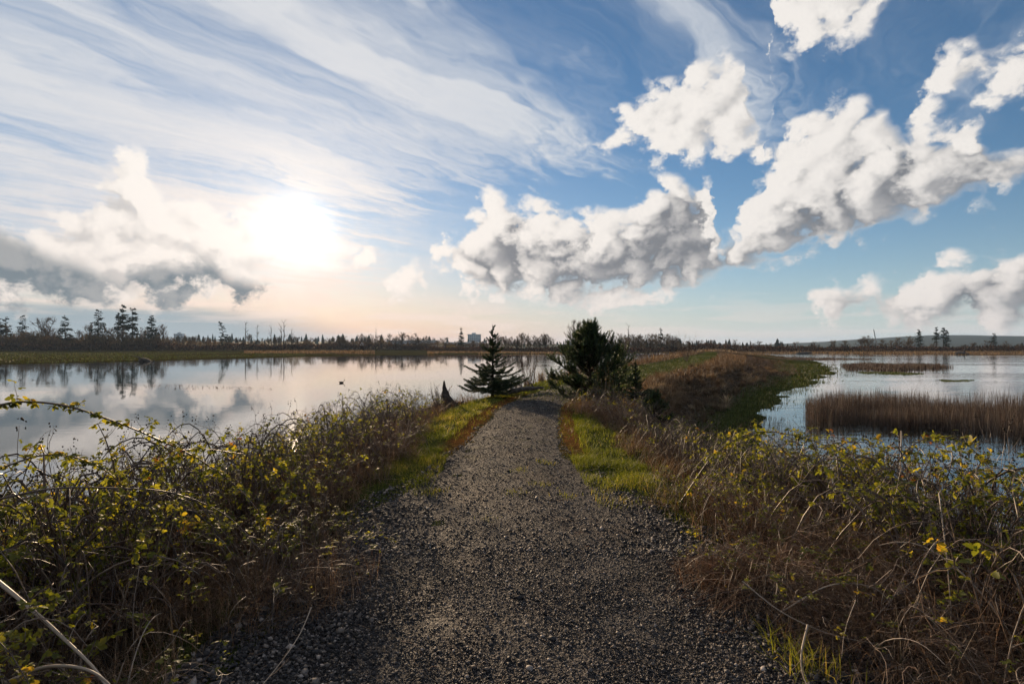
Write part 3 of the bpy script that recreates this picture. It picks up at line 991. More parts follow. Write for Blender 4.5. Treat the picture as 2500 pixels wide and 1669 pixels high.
# ------------------------------------------------------------------ far trees
def bare_tree_meshes(seed, H=14.0, spread=.42, nb=26, twigs=900, trunk_h=.2, multi=1):
    """leafless broadleaf tree of unit-free size H: trunk and limbs, then a haze of fine twigs"""
    r = np.random.default_rng(seed)
    tb, cb = MB(), MB()
    tips, tdir = [], []
    for s_ in range(multi):
        base = np.array([[r.normal() * .35 * (multi > 1), r.normal() * .35 * (multi > 1), 0]])
        lean = np.array([[r.normal() * .1 * multi ** .5, r.normal() * .1 * multi ** .5, 1.]])
        tp = curves(base, lean, H * .86, 10, 0, .02, r)
        tubes(tb, tp, np.linspace(.020 * H / multi ** .6, .004 * H, 10)[None], 5, r.random(1))
        n = nb // multi
        f = r.uniform(trunk_h, .98, n)
        st = np.stack([np.interp(f * 9, np.arange(10), tp[0][:, k]) for k in range(3)], -1)
        ang = r.uniform(0, 6.283, n)
        d = np.stack([np.cos(ang), np.sin(ang), r.uniform(.5, 1.5, n)], -1)
        L = H * spread * (1.08 - f) ** .6 * r.uniform(.6, 1.1, n)
        bp = curves(st, d, L, 6, -.15, .06, r)
        tubes(cb, bp, np.linspace(.0075 * H, .0025 * H, 6)[None] * np.ones((n, 1)), 3, r.random(n))
        m = n * 5
        k = r.integers(0, n, m)
        g = r.uniform(.25, 1, m)
        st2 = bp[k, (g * 5).astype(int)]
        d2 = unit(bp[k, 5] - bp[k, 0]) + r.normal(size=(m, 3)) * .55 + np.array([0, 0, .25])
        bp2 = curves(st2, d2, L[k] * r.uniform(.3, .6, m), 4, -.1, .07, r)
        tubes(cb, bp2, np.linspace(.0030 * H, .0014 * H, 4)[None] * np.ones((m, 1)), 3, r.random(m))
        tips.append(bp2.reshape(-1, 3))
        tdir.append(np.repeat(unit(d2), 4, 0))
    tips, tdir = np.concatenate(tips), np.concatenate(tdir)
    k = r.integers(0, len(tips), twigs)
    d3 = tdir[k] + r.normal(size=(twigs, 3)) * .6 + np.array([0, 0, .2])
    L = H * r.uniform(.04, .085, twigs)
    p0 = tips[k]
    p1 = p0 + unit(d3) * L[:, None]
    sd = unit(np.cross(d3, r.normal(size=(twigs, 3)))) * (H * .0026)
    V = np.stack([p0 - sd, p0 + sd, p1], 1)
    cb.add(V.reshape(-1, 3), T=np.arange(twigs * 3).reshape(-1, 3), a=np.repeat(r.random(twigs), 3))
    return tb.mesh('bare_trunk', M['far_bark']), cb.mesh('bare_crown', M['far_twig'])


def conifer_meshes(seed, H=20.0, width=.19, bare=.25, n=64, ragged=.45, lean=0.0):
    """old conifer: straight trunk, uneven tiers of drooping boughs with gaps"""
    r = np.random.default_rng(seed)
    tb, cb = MB(), MB()
    tp = curves(np.zeros((1, 3)), np.array([[lean, 0, 1.]]), H, 12, 0, .006, r)
    tubes(tb, tp, np.linspace(.017 * H, .002 * H, 12)[None], 5, r.random(1))
    f = bare + (1 - bare) * np.sort(r.random(n)) ** .9
    st = np.stack([np.interp(f * 11, np.arange(12), tp[0][:, k]) for k in range(3)], -1)
    ang = r.uniform(0, 6.283, n)
    prof = np.minimum((1.03 - f) / (1.03 - bare) * 1.25, 1.0) ** .8 * np.clip(.45 + (f - bare) * 4, .45, 1)
    L = H * width * prof * (1 - ragged * r.random(n)) + .02 * H
    d = np.stack([np.cos(ang), np.sin(ang), .35 - .5 * (1 - f) + r.normal(size=n) * .12], -1)
    bp = curves(st, d, L, 5, .12, .03, r)
    tubes(cb, bp, np.linspace(.0045 * H, .0015 * H, 5)[None] * np.ones((n, 1)), 3, r.random(n) * .3)
    m = n * 16
    k = r.integers(0, n, m)
    g = r.uniform(.12, 1, m)
    p = np.stack([np.stack([np.interp(gg * 4, np.arange(5), bp[kk][:, q]) for q in range(3)]) for kk, gg in zip(k, g)])
    dd = unit(bp[k, 4] - bp[k, 0]) * .7 + r.normal(size=(m, 3)) * np.array([.7, .7, .25]) - np.array([0, 0, .12])
    sz = H * .052 * r.uniform(.6, 1.35, m) * (.55 + .45 * prof[k])
    leaves(cb, p, dd, np.array([0, 0, 1.]) + r.normal(size=(m, 3)) * .5, sz, LEAF_LITE, r.random(m), .9)
    return tb.mesh('conifer_trunk', M['far_bark']), cb.mesh('conifer_crown', M['far_conifer'])


def snag_meshes(seed, H=14.0):
    r = np.random.default_rng(seed)
    tb, cb = MB(), MB()
    tp = curves(np.zeros((1, 3)), np.array([[r.normal() * .05, 0, 1.]]), H, 9, 0, .015, r)
    tubes(tb, tp, np.linspace(.019 * H, .005 * H, 9)[None], 5, r.random(1))
    n = 18
    f = r.uniform(.35, 1, n)
    st = np.stack([np.interp(f * 8, np.arange(9), tp[0][:, k]) for k in range(3)], -1)
    ang = r.uniform(0, 6.283, n)
    bp = curves(st, np.stack([np.cos(ang), np.sin(ang), r.uniform(.6, 1.8, n)], -1), H * r.uniform(.06, .2, n), 5, -.1, .08, r)
    tubes(cb, bp, np.linspace(.007 * H, .0025 * H, 5)[None] * np.ones((n, 1)), 3, r.random(n))
    return tb.mesh('snag_trunk', M['far_bark']), cb.mesh('snag_limbs', M['far_twig'])


def tree(name, label, cat, meshes, loc, H, H0, rz=0.0, group=None, wide=1.0, second='crown'):
    s = H / H0
    o = thing(name, label, cat, loc, rz, group, (s * wide, s * wide, s))
    link('trunk', meshes[0], o)
    link(second, meshes[1], o)
    return o


BARE = [bare_tree_meshes(100 + i, 14, .40 + .03 * (i % 3), 26 + 2 * i, 1000, .16 + .05 * (i % 2), 1 + i % 3) for i in range(7)]
CONI = [conifer_meshes(200, 20, .19, .22, 70, .45), conifer_meshes(201, 20, .17, .38, 52, .6), conifer_meshes(202, 20, .22, .12, 84, .35), conifer_meshes(203, 20, .15, .45, 44, .65), conifer_meshes(204, 20, .25, .10, 60, .5)]
SNAG = [snag_meshes(300 + i) for i in range(3)]


def far_loc(px, y):
    x = (px - CX) / F0 * y
    return (x, y, h1(x, y) - .1)


def top_h(px, y, top):
    loc = far_loc(px, y)
    return loc, EYE + (HY - top) / F0 * y - loc[2]


# conifers that stand out one by one: column, top row, distance, kind, width, label
for px, top, y, k, w, lab in [
    (-2, 728, 345, 2, 1.0, 'dark conifer cut by the left edge of the picture on the far shore'),
    (13, 727, 350, 2, 1.0, 'bushy dark conifer, second from the left edge on the far shore'),
    (52, 725, 352, 4, 1.0, 'broad dark conifer left of the rounded bare tree on the far shore'),
    (148, 724, 348, 2, 1.15, 'dense upright conifer alone right of the rounded bare tree'),
    (225, 712, 350, 4, 1.1, 'wide conifer with level boughs just left of the tallest trees'),
    (270, 718, 356, 3, .9, 'thin half-bare conifer close on the left of the tallest tree'),
    (281, 699, 352, 1, 1.0, 'tallest ragged conifer of the far left shore'),
    (304, 706, 349, 1, 1.15, 'ragged conifer with bare lower trunk just right of the tallest tree'),
    (348, 724, 346, 0, 1.15, 'conifer standing right of the tall group, last before the gap'),
    (1058, 751, 395, 2, .85, 'single pointed conifer left of the pale tower block'),
    (1516, 752, 300, 2, .8, 'dark conifer rising from the bare belt right of the pine'),
    (2108, 756, 330, 0, 1.25, 'dark conifer with drooping boughs on the right far shore, leftmost of the three'),
    (2149, 750, 332, 1, 1.0, 'tall ragged conifer with a bushy top, middle of the right far shore'),
    (2164, 752, 336, 3, 1.1, 'half-bare conifer touching the tall ragged one on the right shore'),
    (2172, 757, 331, 0, .95, 'shorter conifer on the right side of the right shore clump'),
    (2280, 764, 330, 1, 1.3, 'small lone conifer near the right edge on the far shore'),
    (2395, 760, 335, 0, 1.1, 'conifer on the far shore beyond the right edge of the picture'),
]:
    loc, H = top_h(px, y, top)
    tree('conifer_tree', lab, 'tree', CONI[k], loc, H, 20, rng.uniform(0, 6.28), 'conifers on the far shores', w)
lm = conifer_meshes(230, 20, .21, .15, 60, .4, -.30)
loc, H = top_h(524, 350, 735)
tree('leaning_conifer_tree', 'conifer leaning over to the left on the far shore', 'tree', lm, loc, H, 20, 0, 'conifers on the far shores')

r = np.random.default_rng(31)
for px, top, y in [(564, 740, 352), (591, 748, 356), (623, 753, 350), (644, 749, 352), (652, 739, 354), (862, 757, 390), (1441, 748, 300), (668, 757, 356)]:
    loc, H = top_h(px, y, top)
    tree('dead_snag', {564: 'forked dead tree, leftmost bare pole on the far shore', 862: 'thin dead pole above the bare trees right of the white domes', 1441: 'thin dead pole above the belt just right of the pine'}.get(px, 'thin leafless dead tree among the poles left of the white domes'), 'tree',
         SNAG[px % 3], loc, H, 14, r.uniform(0, 6.28), 'dead trees on the far shore', 1.0, 'limbs')

# bare trees
tree('bare_tree', 'rounded bare tree between two dark conifers on the far left shore', 'tree', BARE[2], *top_h(101, 350, 724), 14, 1.0, 'bare trees of the far left shore', 1.2)
tree('tall_bare_tree', 'tall fine-twigged bare tree showing behind the top of the pine', 'tree', BARE[5], *top_h(1317, 230, 727), 14, .4, 'bare trees beyond the bend', .95)


def belt(n, px0, px1, t0, t1, y0, y1, label, group, wide=(.9, 1.3), seed=0):
    r = np.random.default_rng(seed)
    for i in range(n):
        px = px0 + (px1 - px0) * (i + r.uniform(.1, .9)) / n
        y = r.uniform(y0, y1)
        loc, H = top_h(px, y, r.uniform(t0, t1))
        tree('bare_tree', label, 'tree', BARE[r.integers(0, 7)], loc, H, 14, r.uniform(0, 6.28), group, r.uniform(*wide))


belt(26, -40, 375, 736, 766, 340, 372, 'leafless brown tree in the belt round the tall conifers at far left', 'bare trees of the far left shore', seed=1)
belt(14, -30, 370, 765, 778, 336, 345, 'low leafless brown tree at the foot of the far left belt', 'low bare trees of the far left shore', (1.3, 1.9), seed=2)
belt(24, 375, 720, 762, 779, 345, 395, 'low leafless tree between the leaning conifer and the white domes', 'bare trees left of the domes', (1.1, 1.7), seed=3)
belt(22, 735, 990, 758, 776, 370, 420, 'leafless round-headed tree near the white domes', 'bare trees round the domes', (1.0, 1.5), seed=4)
belt(8, 990, 1150, 772, 784, 385, 420, 'low leafless bush-like tree below the pale tower block', 'bare trees below the tower block', (1.2, 1.8), seed=5)
belt(20, 1140, 1266, 760, 775, 295, 330, 'slender leafless tree in the belt between spruce and pine', 'bare trees between spruce and pine', seed=6)
belt(26, 1395, 1560, 762, 774, 265, 310, 'slender leafless tree in the belt right of the pine', 'bare trees right of the pine', seed=7)
belt(14, 1570, 1950, 776, 788, 290, 340, 'low bare bush-like tree along the middle of the right shore', 'low bare trees of the right shore', (1.4, 2.2), seed=8)
belt(8, 1960, 2100, 766, 780, 325, 345, 'brown leafless round tree left of the three right-hand conifers', 'round bare trees of the right shore', (1.3, 1.8), seed=9)
belt(10, 2090, 2420, 778, 789, 320, 345, 'low brown leafless tree below the right-hand conifers', 'low bare trees at far right', (1.4, 2.0), seed=10)

# yellow shrub and thickets along the waterline
def puff(mb, c, R, n, r, size, flat=.7, tpl=LEAF_LITE):
    v = unit(r.normal(size=(n, 3))) * (r.random((n, 1)) ** .4)
    v[:, 2] = np.abs(v[:, 2])
    p = np.asarray(c) + v * np.array([R, R, R * flat])
    leaves(mb, p, r.normal(size=(n, 3)) + np.array([0, 0, .6]), r.normal(size=(n, 3)), size * r.uniform(.6, 1.4, n), tpl, r.random(n))


for px, y, R, lab in [(1036, 392, 4.6, 'yellow autumn shrub left of the lone pointed conifer'), (1545, 300, 2.4, 'small yellow bush at the right end of the bare belt'), (690, 380, 3.6, 'yellowish shrub left of the white domes')]:
    x, yy, z = far_loc(px, y)
    o = thing('yellow_shrub', lab, 'shrub', (x, yy, z), 0, 'yellow shrubs on the far shore')
    mb = MB()
    puff(mb, (0, 0, .4), R, 900, r, .55, .75)
    tag(link('leaves', mb.mesh('yellow_leaves', M['far_yellow']), o), kind='stuff')
    sb = MB()
    st = np.zeros((8, 3))
    tubes(sb, curves(st, np.concatenate([r.normal(size=(8, 2)) * .5, np.ones((8, 1))], 1), R * .8, 5, 0, .05, r), .08, 4, r.random(8))
    link('stems', sb.mesh('shrub_stems', M['far_bark']), o)


def thicket(name, label, pts, hgt, n, mat, seed, size=.9, wide=.8):
    """a low far-off scrub belt that reads as one mass"""
    r = np.random.default_rng(seed)
    pts = np.array(pts, float)
    L = np.concatenate([[0], np.cumsum(np.linalg.norm(np.diff(pts, axis=0), axis=1))])
    t = r.uniform(0, L[-1], n)
    x = np.interp(t, L, pts[:, 0]) + r.normal(size=n) * 2.0
    y = np.interp(t, L, pts[:, 1]) + r.normal(size=n) * 5.
    env = hgt * (.62 + .38 * vnoise(x, y * .3, .08, seed, 3)) * (1 + .25 * vnoise(x, y * 0, .4, seed + 1, 2))
    z = height(x, y) + env * r.random(n) ** .8
    mb = MB()
    up = r.normal(size=(n, 3)) * .5 + np.array([0, 0, 1.])
    leaves(mb, np.stack([x, y, z], -1), up, r.normal(size=(n, 3)), size * r.uniform(.5, 1.4, n), LEAF_LITE, r.random(n), wide)
    return tag(link(name, mb.mesh(name, mat)), label, 'thicket', kind='stuff')


def shore_line(px0, px1, off, n=20):
    out = []
    for px in np.linspace(px0, px1, n):
        u = (px - CX) / F0
        y = off(px) if callable(off) else off
        out.append((u * y, y))
    return out


thicket('scrub_thicket', 'dark scrub belt along the foot of the left far trees', shore_line(-120, 1000, lambda p: np.interp(p, [0, 400, 1000], [318, 330, 380])), 5.2, 12000, M['far_thicket'], 41, 1.1)
thicket('brush_belt', 'tall brown leafless brush under the conifers of the far left shore', shore_line(-120, 385, 342), 11.5, 22000, M['far_twig'], 44, 1.3, wide=.3)
thicket('brush_belt', 'brown leafless brush between the leaning conifer and the tower block', shore_line(385, 1120, lambda p: np.interp(p, [385, 1120], [352, 400])), 7.0, 13000, M['far_twig'], 45, 1.2, wide=.28)
thicket('scrub_thicket', 'russet scrub belt behind the lagoon between spruce and pine', shore_line(980, 1420, lambda p: np.interp(p, [980, 1420], [330, 270])), 3.2, 5000, M['far_thicket'], 42, .9)
thicket('scrub_thicket', 'dark hedge-like scrub along the whole right far shore', shore_line(1400, 2480, lambda p: np.interp(p, [1400, 1800, 2480], [262, 300, 315])), 3.4, 9000, M['far_thicket'], 43, 1.0)
# tall bleached sedge on the flats
def sedge(name, label, px0, px1, y0, y1, n, hgt, mat, seed, wd=.05):
    r = np.random.default_rng(seed)
    y = r.uniform(y0, y1, n)
    x = (r.uniform(px0, px1, n) - CX) / F0 * y
    keep = (height(x, y) > WATER_Z + .03) & (vnoise(x, y * .5, .05, seed, 3) > -.25)
    x, y = x[keep], y[keep]
    b = np.stack([x, y, height(x, y) - .02], -1)
    mb = MB()
    h = hgt * r.uniform(.5, 1.2, len(x))
    blades(mb, b, h, r.normal(size=(len(x), 2)) * .25 * hgt, wd * np.sqrt(y / 100), r.random(len(x)))
    return tag(link(name, mb.mesh(name, mat)), label, 'grass', kind='stuff')


sedge('sedge', 'pale bleached sedge on the left far flat', 560, 860, 215, 330, 4000, .8, M['dry'], 51)
sedge('sedge', 'tan dry grass on the right far shore', 1600, 2450, 200, 300, 12000, .9, M['dry'], 52)
sedge('sedge', 'low olive sedge on the left mud flat', -60, 700, 92, 250, 9000, .35, M['reed_green'], 53)
sedge('sedge', 'brown grass on the flat between spruce and pine', 980, 1420, 225, 300, 5000, .9, M['dry'], 54)

# the wooded rise behind: small pointed conifers that merge into one wood
def distant_wood():
    r = np.random.default_rng(61)
    mb = MB()
    for px0, px1, n, ra, rb, h0, h1_ in [(-200, 1000, 300, 800, 1300, 5, 17), (1000, 1500, 90, 800, 1200, 5, 14), (1400, 1800, 110, 700, 1100, 4, 13), (1780, 2600, 110, 600, 900, 3, 7)]:
        px = r.uniform(px0, px1, n)
        rr = r.uniform(ra, rb, n)
        for p, q in zip(px, rr):
            u = (p - CX) / F0
            c = math.sqrt(1 + u * u)
            x, y = u * q / c, q / c
            z = max(hill_z(p, q), h1(x, y) if q < 760 else -9) - .5
            H = h0 + (h1_ - h0) * r.random() ** 1.8
            W = H * r.uniform(.16, .42)
            k = 5
            ang = np.arange(k) * 6.283 / k + r.random()
            rings = [(0, .2), (.12, 1), (.4, .5), (.42, .78), (.68, .3), (.7, .45), (1, .02)]
            V = np.concatenate([np.stack([x + np.cos(ang) * W * w * r.uniform(.7, 1.25, k), y + np.sin(ang) * W * w, np.full(k, z + H * f)], -1) for f, w in rings])
            Q = [[i * k + j, i * k + (j + 1) % k, (i + 1) * k + (j + 1) % k, (i + 1) * k + j] for i in range(len(rings) - 1) for j in range(k)]
            mb.add(V, Q=Q, a=r.random())
    tag(link('distant_wood', mb.mesh('distant_wood', M['far_conifer'])), 'distant wood of pointed conifers on the rise behind the far shores', 'wood', kind='stuff')


distant_wood()

# ------------------------------------------------------------------ far buildings
def flat_mat(name, col, rough=.6, spec=.3, metallic=0.0):
    m, T, out = new_mat(name)
    b = T.new('ShaderNodeBsdfPrincipled')
    co = T.new('ShaderNodeTexCoord').outputs['Object']
    n = T.noise(co, .8, 4, .6)
    T.put(b.inputs['Base Color'], T.mix(T.m('MULTIPLY', n, .35), col, tuple(k * .7 for k in col)))
    b.inputs['Roughness'].default_value = rough
    b.inputs['Specular IOR Level'].default_value = spec
    b.inputs['Metallic'].default_value = metallic
    T.t.links.new(b.outputs[0], out.inputs[0])
    return m


M['concrete'] = flat_mat('pale_concrete', (.5, .52, .54))
M['white_paint'] = flat_mat('white_panel', (.75, .75, .74), .35, .5)
M['glass_dark'] = flat_mat('window_glass', (.05, .07, .09), .12, .6)
M['steel'] = flat_mat('steel', (.12, .12, .125), .5, .5)


def box(mb, x0, x1, y0, y1, z0, z1):
    V = np.array([(x, y, z) for z in (z0, z1) for x, y in ((x0, y0), (x1, y0), (x1, y1), (x0, y1))], float)
    return mb.add(V, Q=[[0, 3, 2, 1], [4, 5, 6, 7], [0, 1, 5, 4], [1, 2, 6, 5], [2, 3, 7, 6], [3, 0, 4, 7]])


def block(label, px, y, w, d, h, floors, bays, rz=0.0, name='apartment_block'):
    x = (px - CX) / F0 * y
    z = max(hill_z(px, y * math.sqrt(1 + ((px - CX) / F0) ** 2)), -1.0)
    h = h - z + 1
    o = thing(name, label, 'building', (x, y, z - 1), rz)
    link('wall', box(MB(), -w / 2, w / 2, 0, d, 0, h).mesh('wall', M['concrete']), o)
    link('parapet', box(MB(), -w / 2 - .3, w / 2 + .3, -.3, d + .3, h + .003, h + .9).mesh('parapet', M['concrete']), o)
    link('roof_house', box(MB(), -w * .18, w * .12, d * .3, d * .7, h + .9, h + 4).mesh('roof_house', M['concrete']), o)
    wm = box(MB(), -w / bays * .32, w / bays * .32, -.12, .1, 0, h / floors * .5).mesh('window', M['glass_dark'])
    bm_ = box(MB(), -w / bays * .40, w / bays * .40, -1.1, -.13, 0, .9).mesh('balcony', M['white_paint'])
    for f in range(floors):
        for b_ in range(bays):
            xx = -w / 2 + (b_ + .5) * w / bays
            link('window', wm, o, (xx, 0, (f + .32) * h / floors))
            if b_ % 3 == 1:
                link('balcony', bm_, o, (xx, 0, (f + .1) * h / floors))
    return o


block('pale tower block far behind the lone pointed conifer', 1088, 1150, 27, 16, 26, 5, 7, .12)
block('pale flat-roofed block on the skyline right of the tall conifers', 408, 1150, 17, 12, 27, 4, 5)


def dome(label, px, y, R, hgt):
    x, yy, z = far_loc(px, y)
    o = thing('storage_dome', label, 'dome', (x, yy, z), 0, 'white domes on the far shore')
    nu, nv = 28, 9
    vv, uu = np.meshgrid(np.linspace(0, math.pi / 2 * .985, nv), np.linspace(0, 2 * math.pi, nu, endpoint=False), indexing='ij')
    V = np.stack([np.cos(uu) * np.cos(vv) * R, np.sin(uu) * np.cos(vv) * R, np.sin(vv) * hgt + 1.4], -1)
    idx = np.arange(nu * nv).reshape(nv, nu)
    Q = np.stack([idx[:-1], np.roll(idx[:-1], -1, 1), np.roll(idx[1:], -1, 1), idx[1:]], -1).reshape(-1, 4)
    link('shell', MB().add(V, Q=Q).mesh('dome_shell', M['white_paint'], smooth=True), o)
    ring = np.stack([np.cos(uu[0]) * R * 1.01, np.sin(uu[0]) * R * 1.01, np.zeros(nu)], -1)
    V2 = np.concatenate([ring, ring + np.array([0, 0, 1.4])])
    i = np.arange(nu)
    link('base_ring', MB().add(V2, Q=np.stack([i, (i + 1) % nu, (i + 1) % nu + nu, i + nu], -1)).mesh('dome_base', M['concrete']), o)
    for k in range(10):
        a = k * math.pi / 10
        th = np.linspace(0, math.pi, 15)
        p = np.stack([np.cos(th) * math.cos(a) * R * 1.012, np.cos(th) * math.sin(a) * R * 1.012, np.sin(th) * hgt * 1.012 + 1.4], -1)
        mb = MB()
        tubes(mb, p[None], .10, 4)
        link('rib', mb.mesh('dome_rib', M['steel']), o)
    return o


dome('white ribbed dome, left one of three on the far shore', 778, 520, 6.2, 5.4)
dome('white ribbed dome half hidden by bare trees, middle one of three', 802, 545, 4.6, 5.0)
dome('white ribbed dome, right one of three on the far shore', 826, 515, 6.4, 5.2)


def warehouse(label, px0, px1, y, h):
    xa, xb = (px0 - CX) / F0 * y, (px1 - CX) / F0 * y
    w = xb - xa
    z = h1((xa + xb) / 2, y) - .3
    o = thing('warehouse', label, 'building', ((xa + xb) / 2, y, z))
    link('wall', box(MB(), -w / 2, w / 2, 0, 18, 0, h).mesh('wall', M['concrete']), o)
    link('roof', box(MB(), -w / 2 - .6, w / 2 + .6, -.8, 18.8, h + .003, h + .7).mesh('roof', M['white_paint']), o)
    n = max(4, int(w / 5))
    wm = box(MB(), -1.7, 1.7, -.1, .1, 0, 1.7).mesh('window', M['glass_dark'])
    for i in range(n):
        link('window', wm, o, (-w / 2 + (i + .5) * w / n, 0, h * .55))
    return o


warehouse('long low pale warehouse behind the bare trees right of the domes', 888, 1000, 470, 7.0)
warehouse('long low pale building left of the spruce top', 1018, 1112, 480, 5.8)


def crane():
    loc = at(2012, 760, z=-1.0)
    o = thing('crane', 'thin lattice crane boom sticking up from the right shore trees', 'crane', tuple(loc))
    mb = MB()
    a, b_ = np.array([0, 0, 2.0]), np.array([-4.5, 0, 26.0])
    off = np.array([[.6, .6, 0], [-.6, .6, 0], [-.6, -.6, 0], [.6, -.6, 0]])
    for q in off:
        tubes(mb, np.stack([a + q, b_ + q * .4])[None], .14, 4)
    f = np.linspace(0, 1, 16)
    for i in range(15):
        for q in range(4):
            p0 = a + (b_ - a) * f[i] + off[q] * (1 - .6 * f[i])
            p1 = a + (b_ - a) * f[i + 1] + off[(q + 1) % 4] * (1 - .6 * f[i + 1])
            tubes(mb, np.stack([p0, p1])[None], .07, 3)
    link('boom', mb.mesh('crane_boom', M['steel']), o)
    cb = box(MB(), -2.2, 2.2, -1.5, 1.5, 1.0, 3.2)
    link('cab', cb.mesh('crane_cab', M['steel']), o)
    tr = box(box(MB(), -2.6, 2.6, -2.0, -1.2, 0, 1.0), -2.6, 2.6, 1.2, 2.0, 0, 1.0)
    link('tracks', tr.mesh('crane_tracks', M['steel']), o)


crane()
# ------------------------------------------------------------------ young conifers by the bend
def twig_needles(mb, P, L, r, per=14, ln=.022, wd=.0035, fwd=.8, a=None):
    """needles along straight twigs: P start (N,3), L vector (N,3)"""
    N = len(P)
    f = r.random((N, per, 1))
    p = (P[:, None] + L[:, None] * f).reshape(-1, 3)
    d = np.repeat(unit(L), per, 0)
    q = unit(np.cross(d, r.normal(size=(N * per, 3))))
    dd = unit(d * fwd + q)
    s = unit(np.cross(dd, r.normal(size=(N * per, 3)))) * wd
    ll = ln * r.uniform(.7, 1.2, (N * per, 1))
    V = np.stack([p - s, p + s, p + dd * ll], 1).reshape(-1, 3)
    a = np.repeat(r.random(N) if a is None else a, per)
    mb.add(V, T=np.arange(len(V)).reshape(-1, 3), a=np.repeat(np.clip(a + r.normal(size=len(a)) * .12, 0, 1), 3))


def young_spruce(name, label, loc, H, W, seed, whorls=13, group=None):
    r = np.random.default_rng(seed)
    o = thing(name, label, 'tree', loc, 0, group)
    tb, bb, nb = MB(), MB(), MB()
    tubes(tb, np.stack([np.array([0, 0, -.1]), [.0, 0, H * .3], [.01, 0, H * .65], [.0, .01, H]])[None], np.array([[.05, .04, .024, .005]]) * H / 2.2, 7, .3)
    for wi in range(whorls):
        f = .11 + .80 * (wi / (whorls - 1)) ** 1.15
        z = H * f
        reach = W * .5 * np.interp(f, [.1, .22, .34, .46, .6, .75, .9, 1], [.95, 1.0, .74, .52, .38, .24, .10, .04])
        n = 10 if f < .36 else 6 if f < .6 else 5
        ang = r.uniform(0, 6.283) + np.arange(n) * 6.283 / n + r.normal(size=n) * .18
        Lb = reach * r.uniform(.42, 1.18, n)
        st = np.zeros((n, 3))
        st[:, 2] = z + r.normal(size=n) * .055
        up = np.interp(f, [0, .25, .45, .8, 1], [-.02, .08, .30, .62, .9])
        d = np.stack([np.cos(ang), np.sin(ang), np.full(n, up)], -1)
        K = 8
        bp = curves(st, d, Lb, K, .0, .02, r)
        bp[..., 2] += (-.10 * np.sin(np.linspace(0, 1, K) * 3.14) + .07 * np.linspace(0, 1, K) ** 3)[None] * Lb[:, None]
        tubes(bb, bp, np.linspace(.010, .003, K)[None] * (Lb / .9)[:, None] ** .5, 4, r.random(n) * .5)
        # side twigs, both sides, shorter towards the tip
        m = 22
        for b_ in range(n):
            mm = max(5, int(m * Lb[b_] / .9) + 3)
            g = np.linspace(.18, .97, mm)
            base = np.stack([np.interp(g * (K - 1), np.arange(K), bp[b_][:, q]) for q in range(3)], -1)
            ax = unit(bp[b_][-1] - bp[b_][0])
            sd = unit(np.cross(ax, np.array([0, 0, 1.])))
            for sgn in (-1, 1):
                dv = unit(ax * .75 + sd * sgn + np.array([0, 0, -.12]) + r.normal(size=(mm, 3)) * .12)
                lv = dv * (Lb[b_] * .34 * (1.08 - g) ** .6 * r.uniform(.7, 1.1, mm))[:, None]
                twig_needles(nb, base, lv, r, 36 if f < .4 else 24, .034, .0058 if f < .4 else .0046)
                tw = np.stack([base, base + lv * .5, base + lv], 1)
                tubes(bb, tw, np.array([[.003, .002, .001]]), 3, .5)
            bl = np.diff(bp[b_], axis=0)
            twig_needles(nb, bp[b_][:-1], bl, r, 40, .034, .0062)
    twig_needles(nb, np.array([[0, 0, H * .86], [0, 0, H * .93]]), np.array([[0, 0, H * .07], [0, 0, H * .08]]), r, 80, .030, .005)
    link('trunk', tb.mesh('spruce_trunk', M['bark'], smooth=True), o)
    br = link('branches', bb.mesh('spruce_branches', M['bark']), o)
    tag(link('needles', nb.mesh('spruce_needles', M['spruce']), br), kind='stuff')
    return o


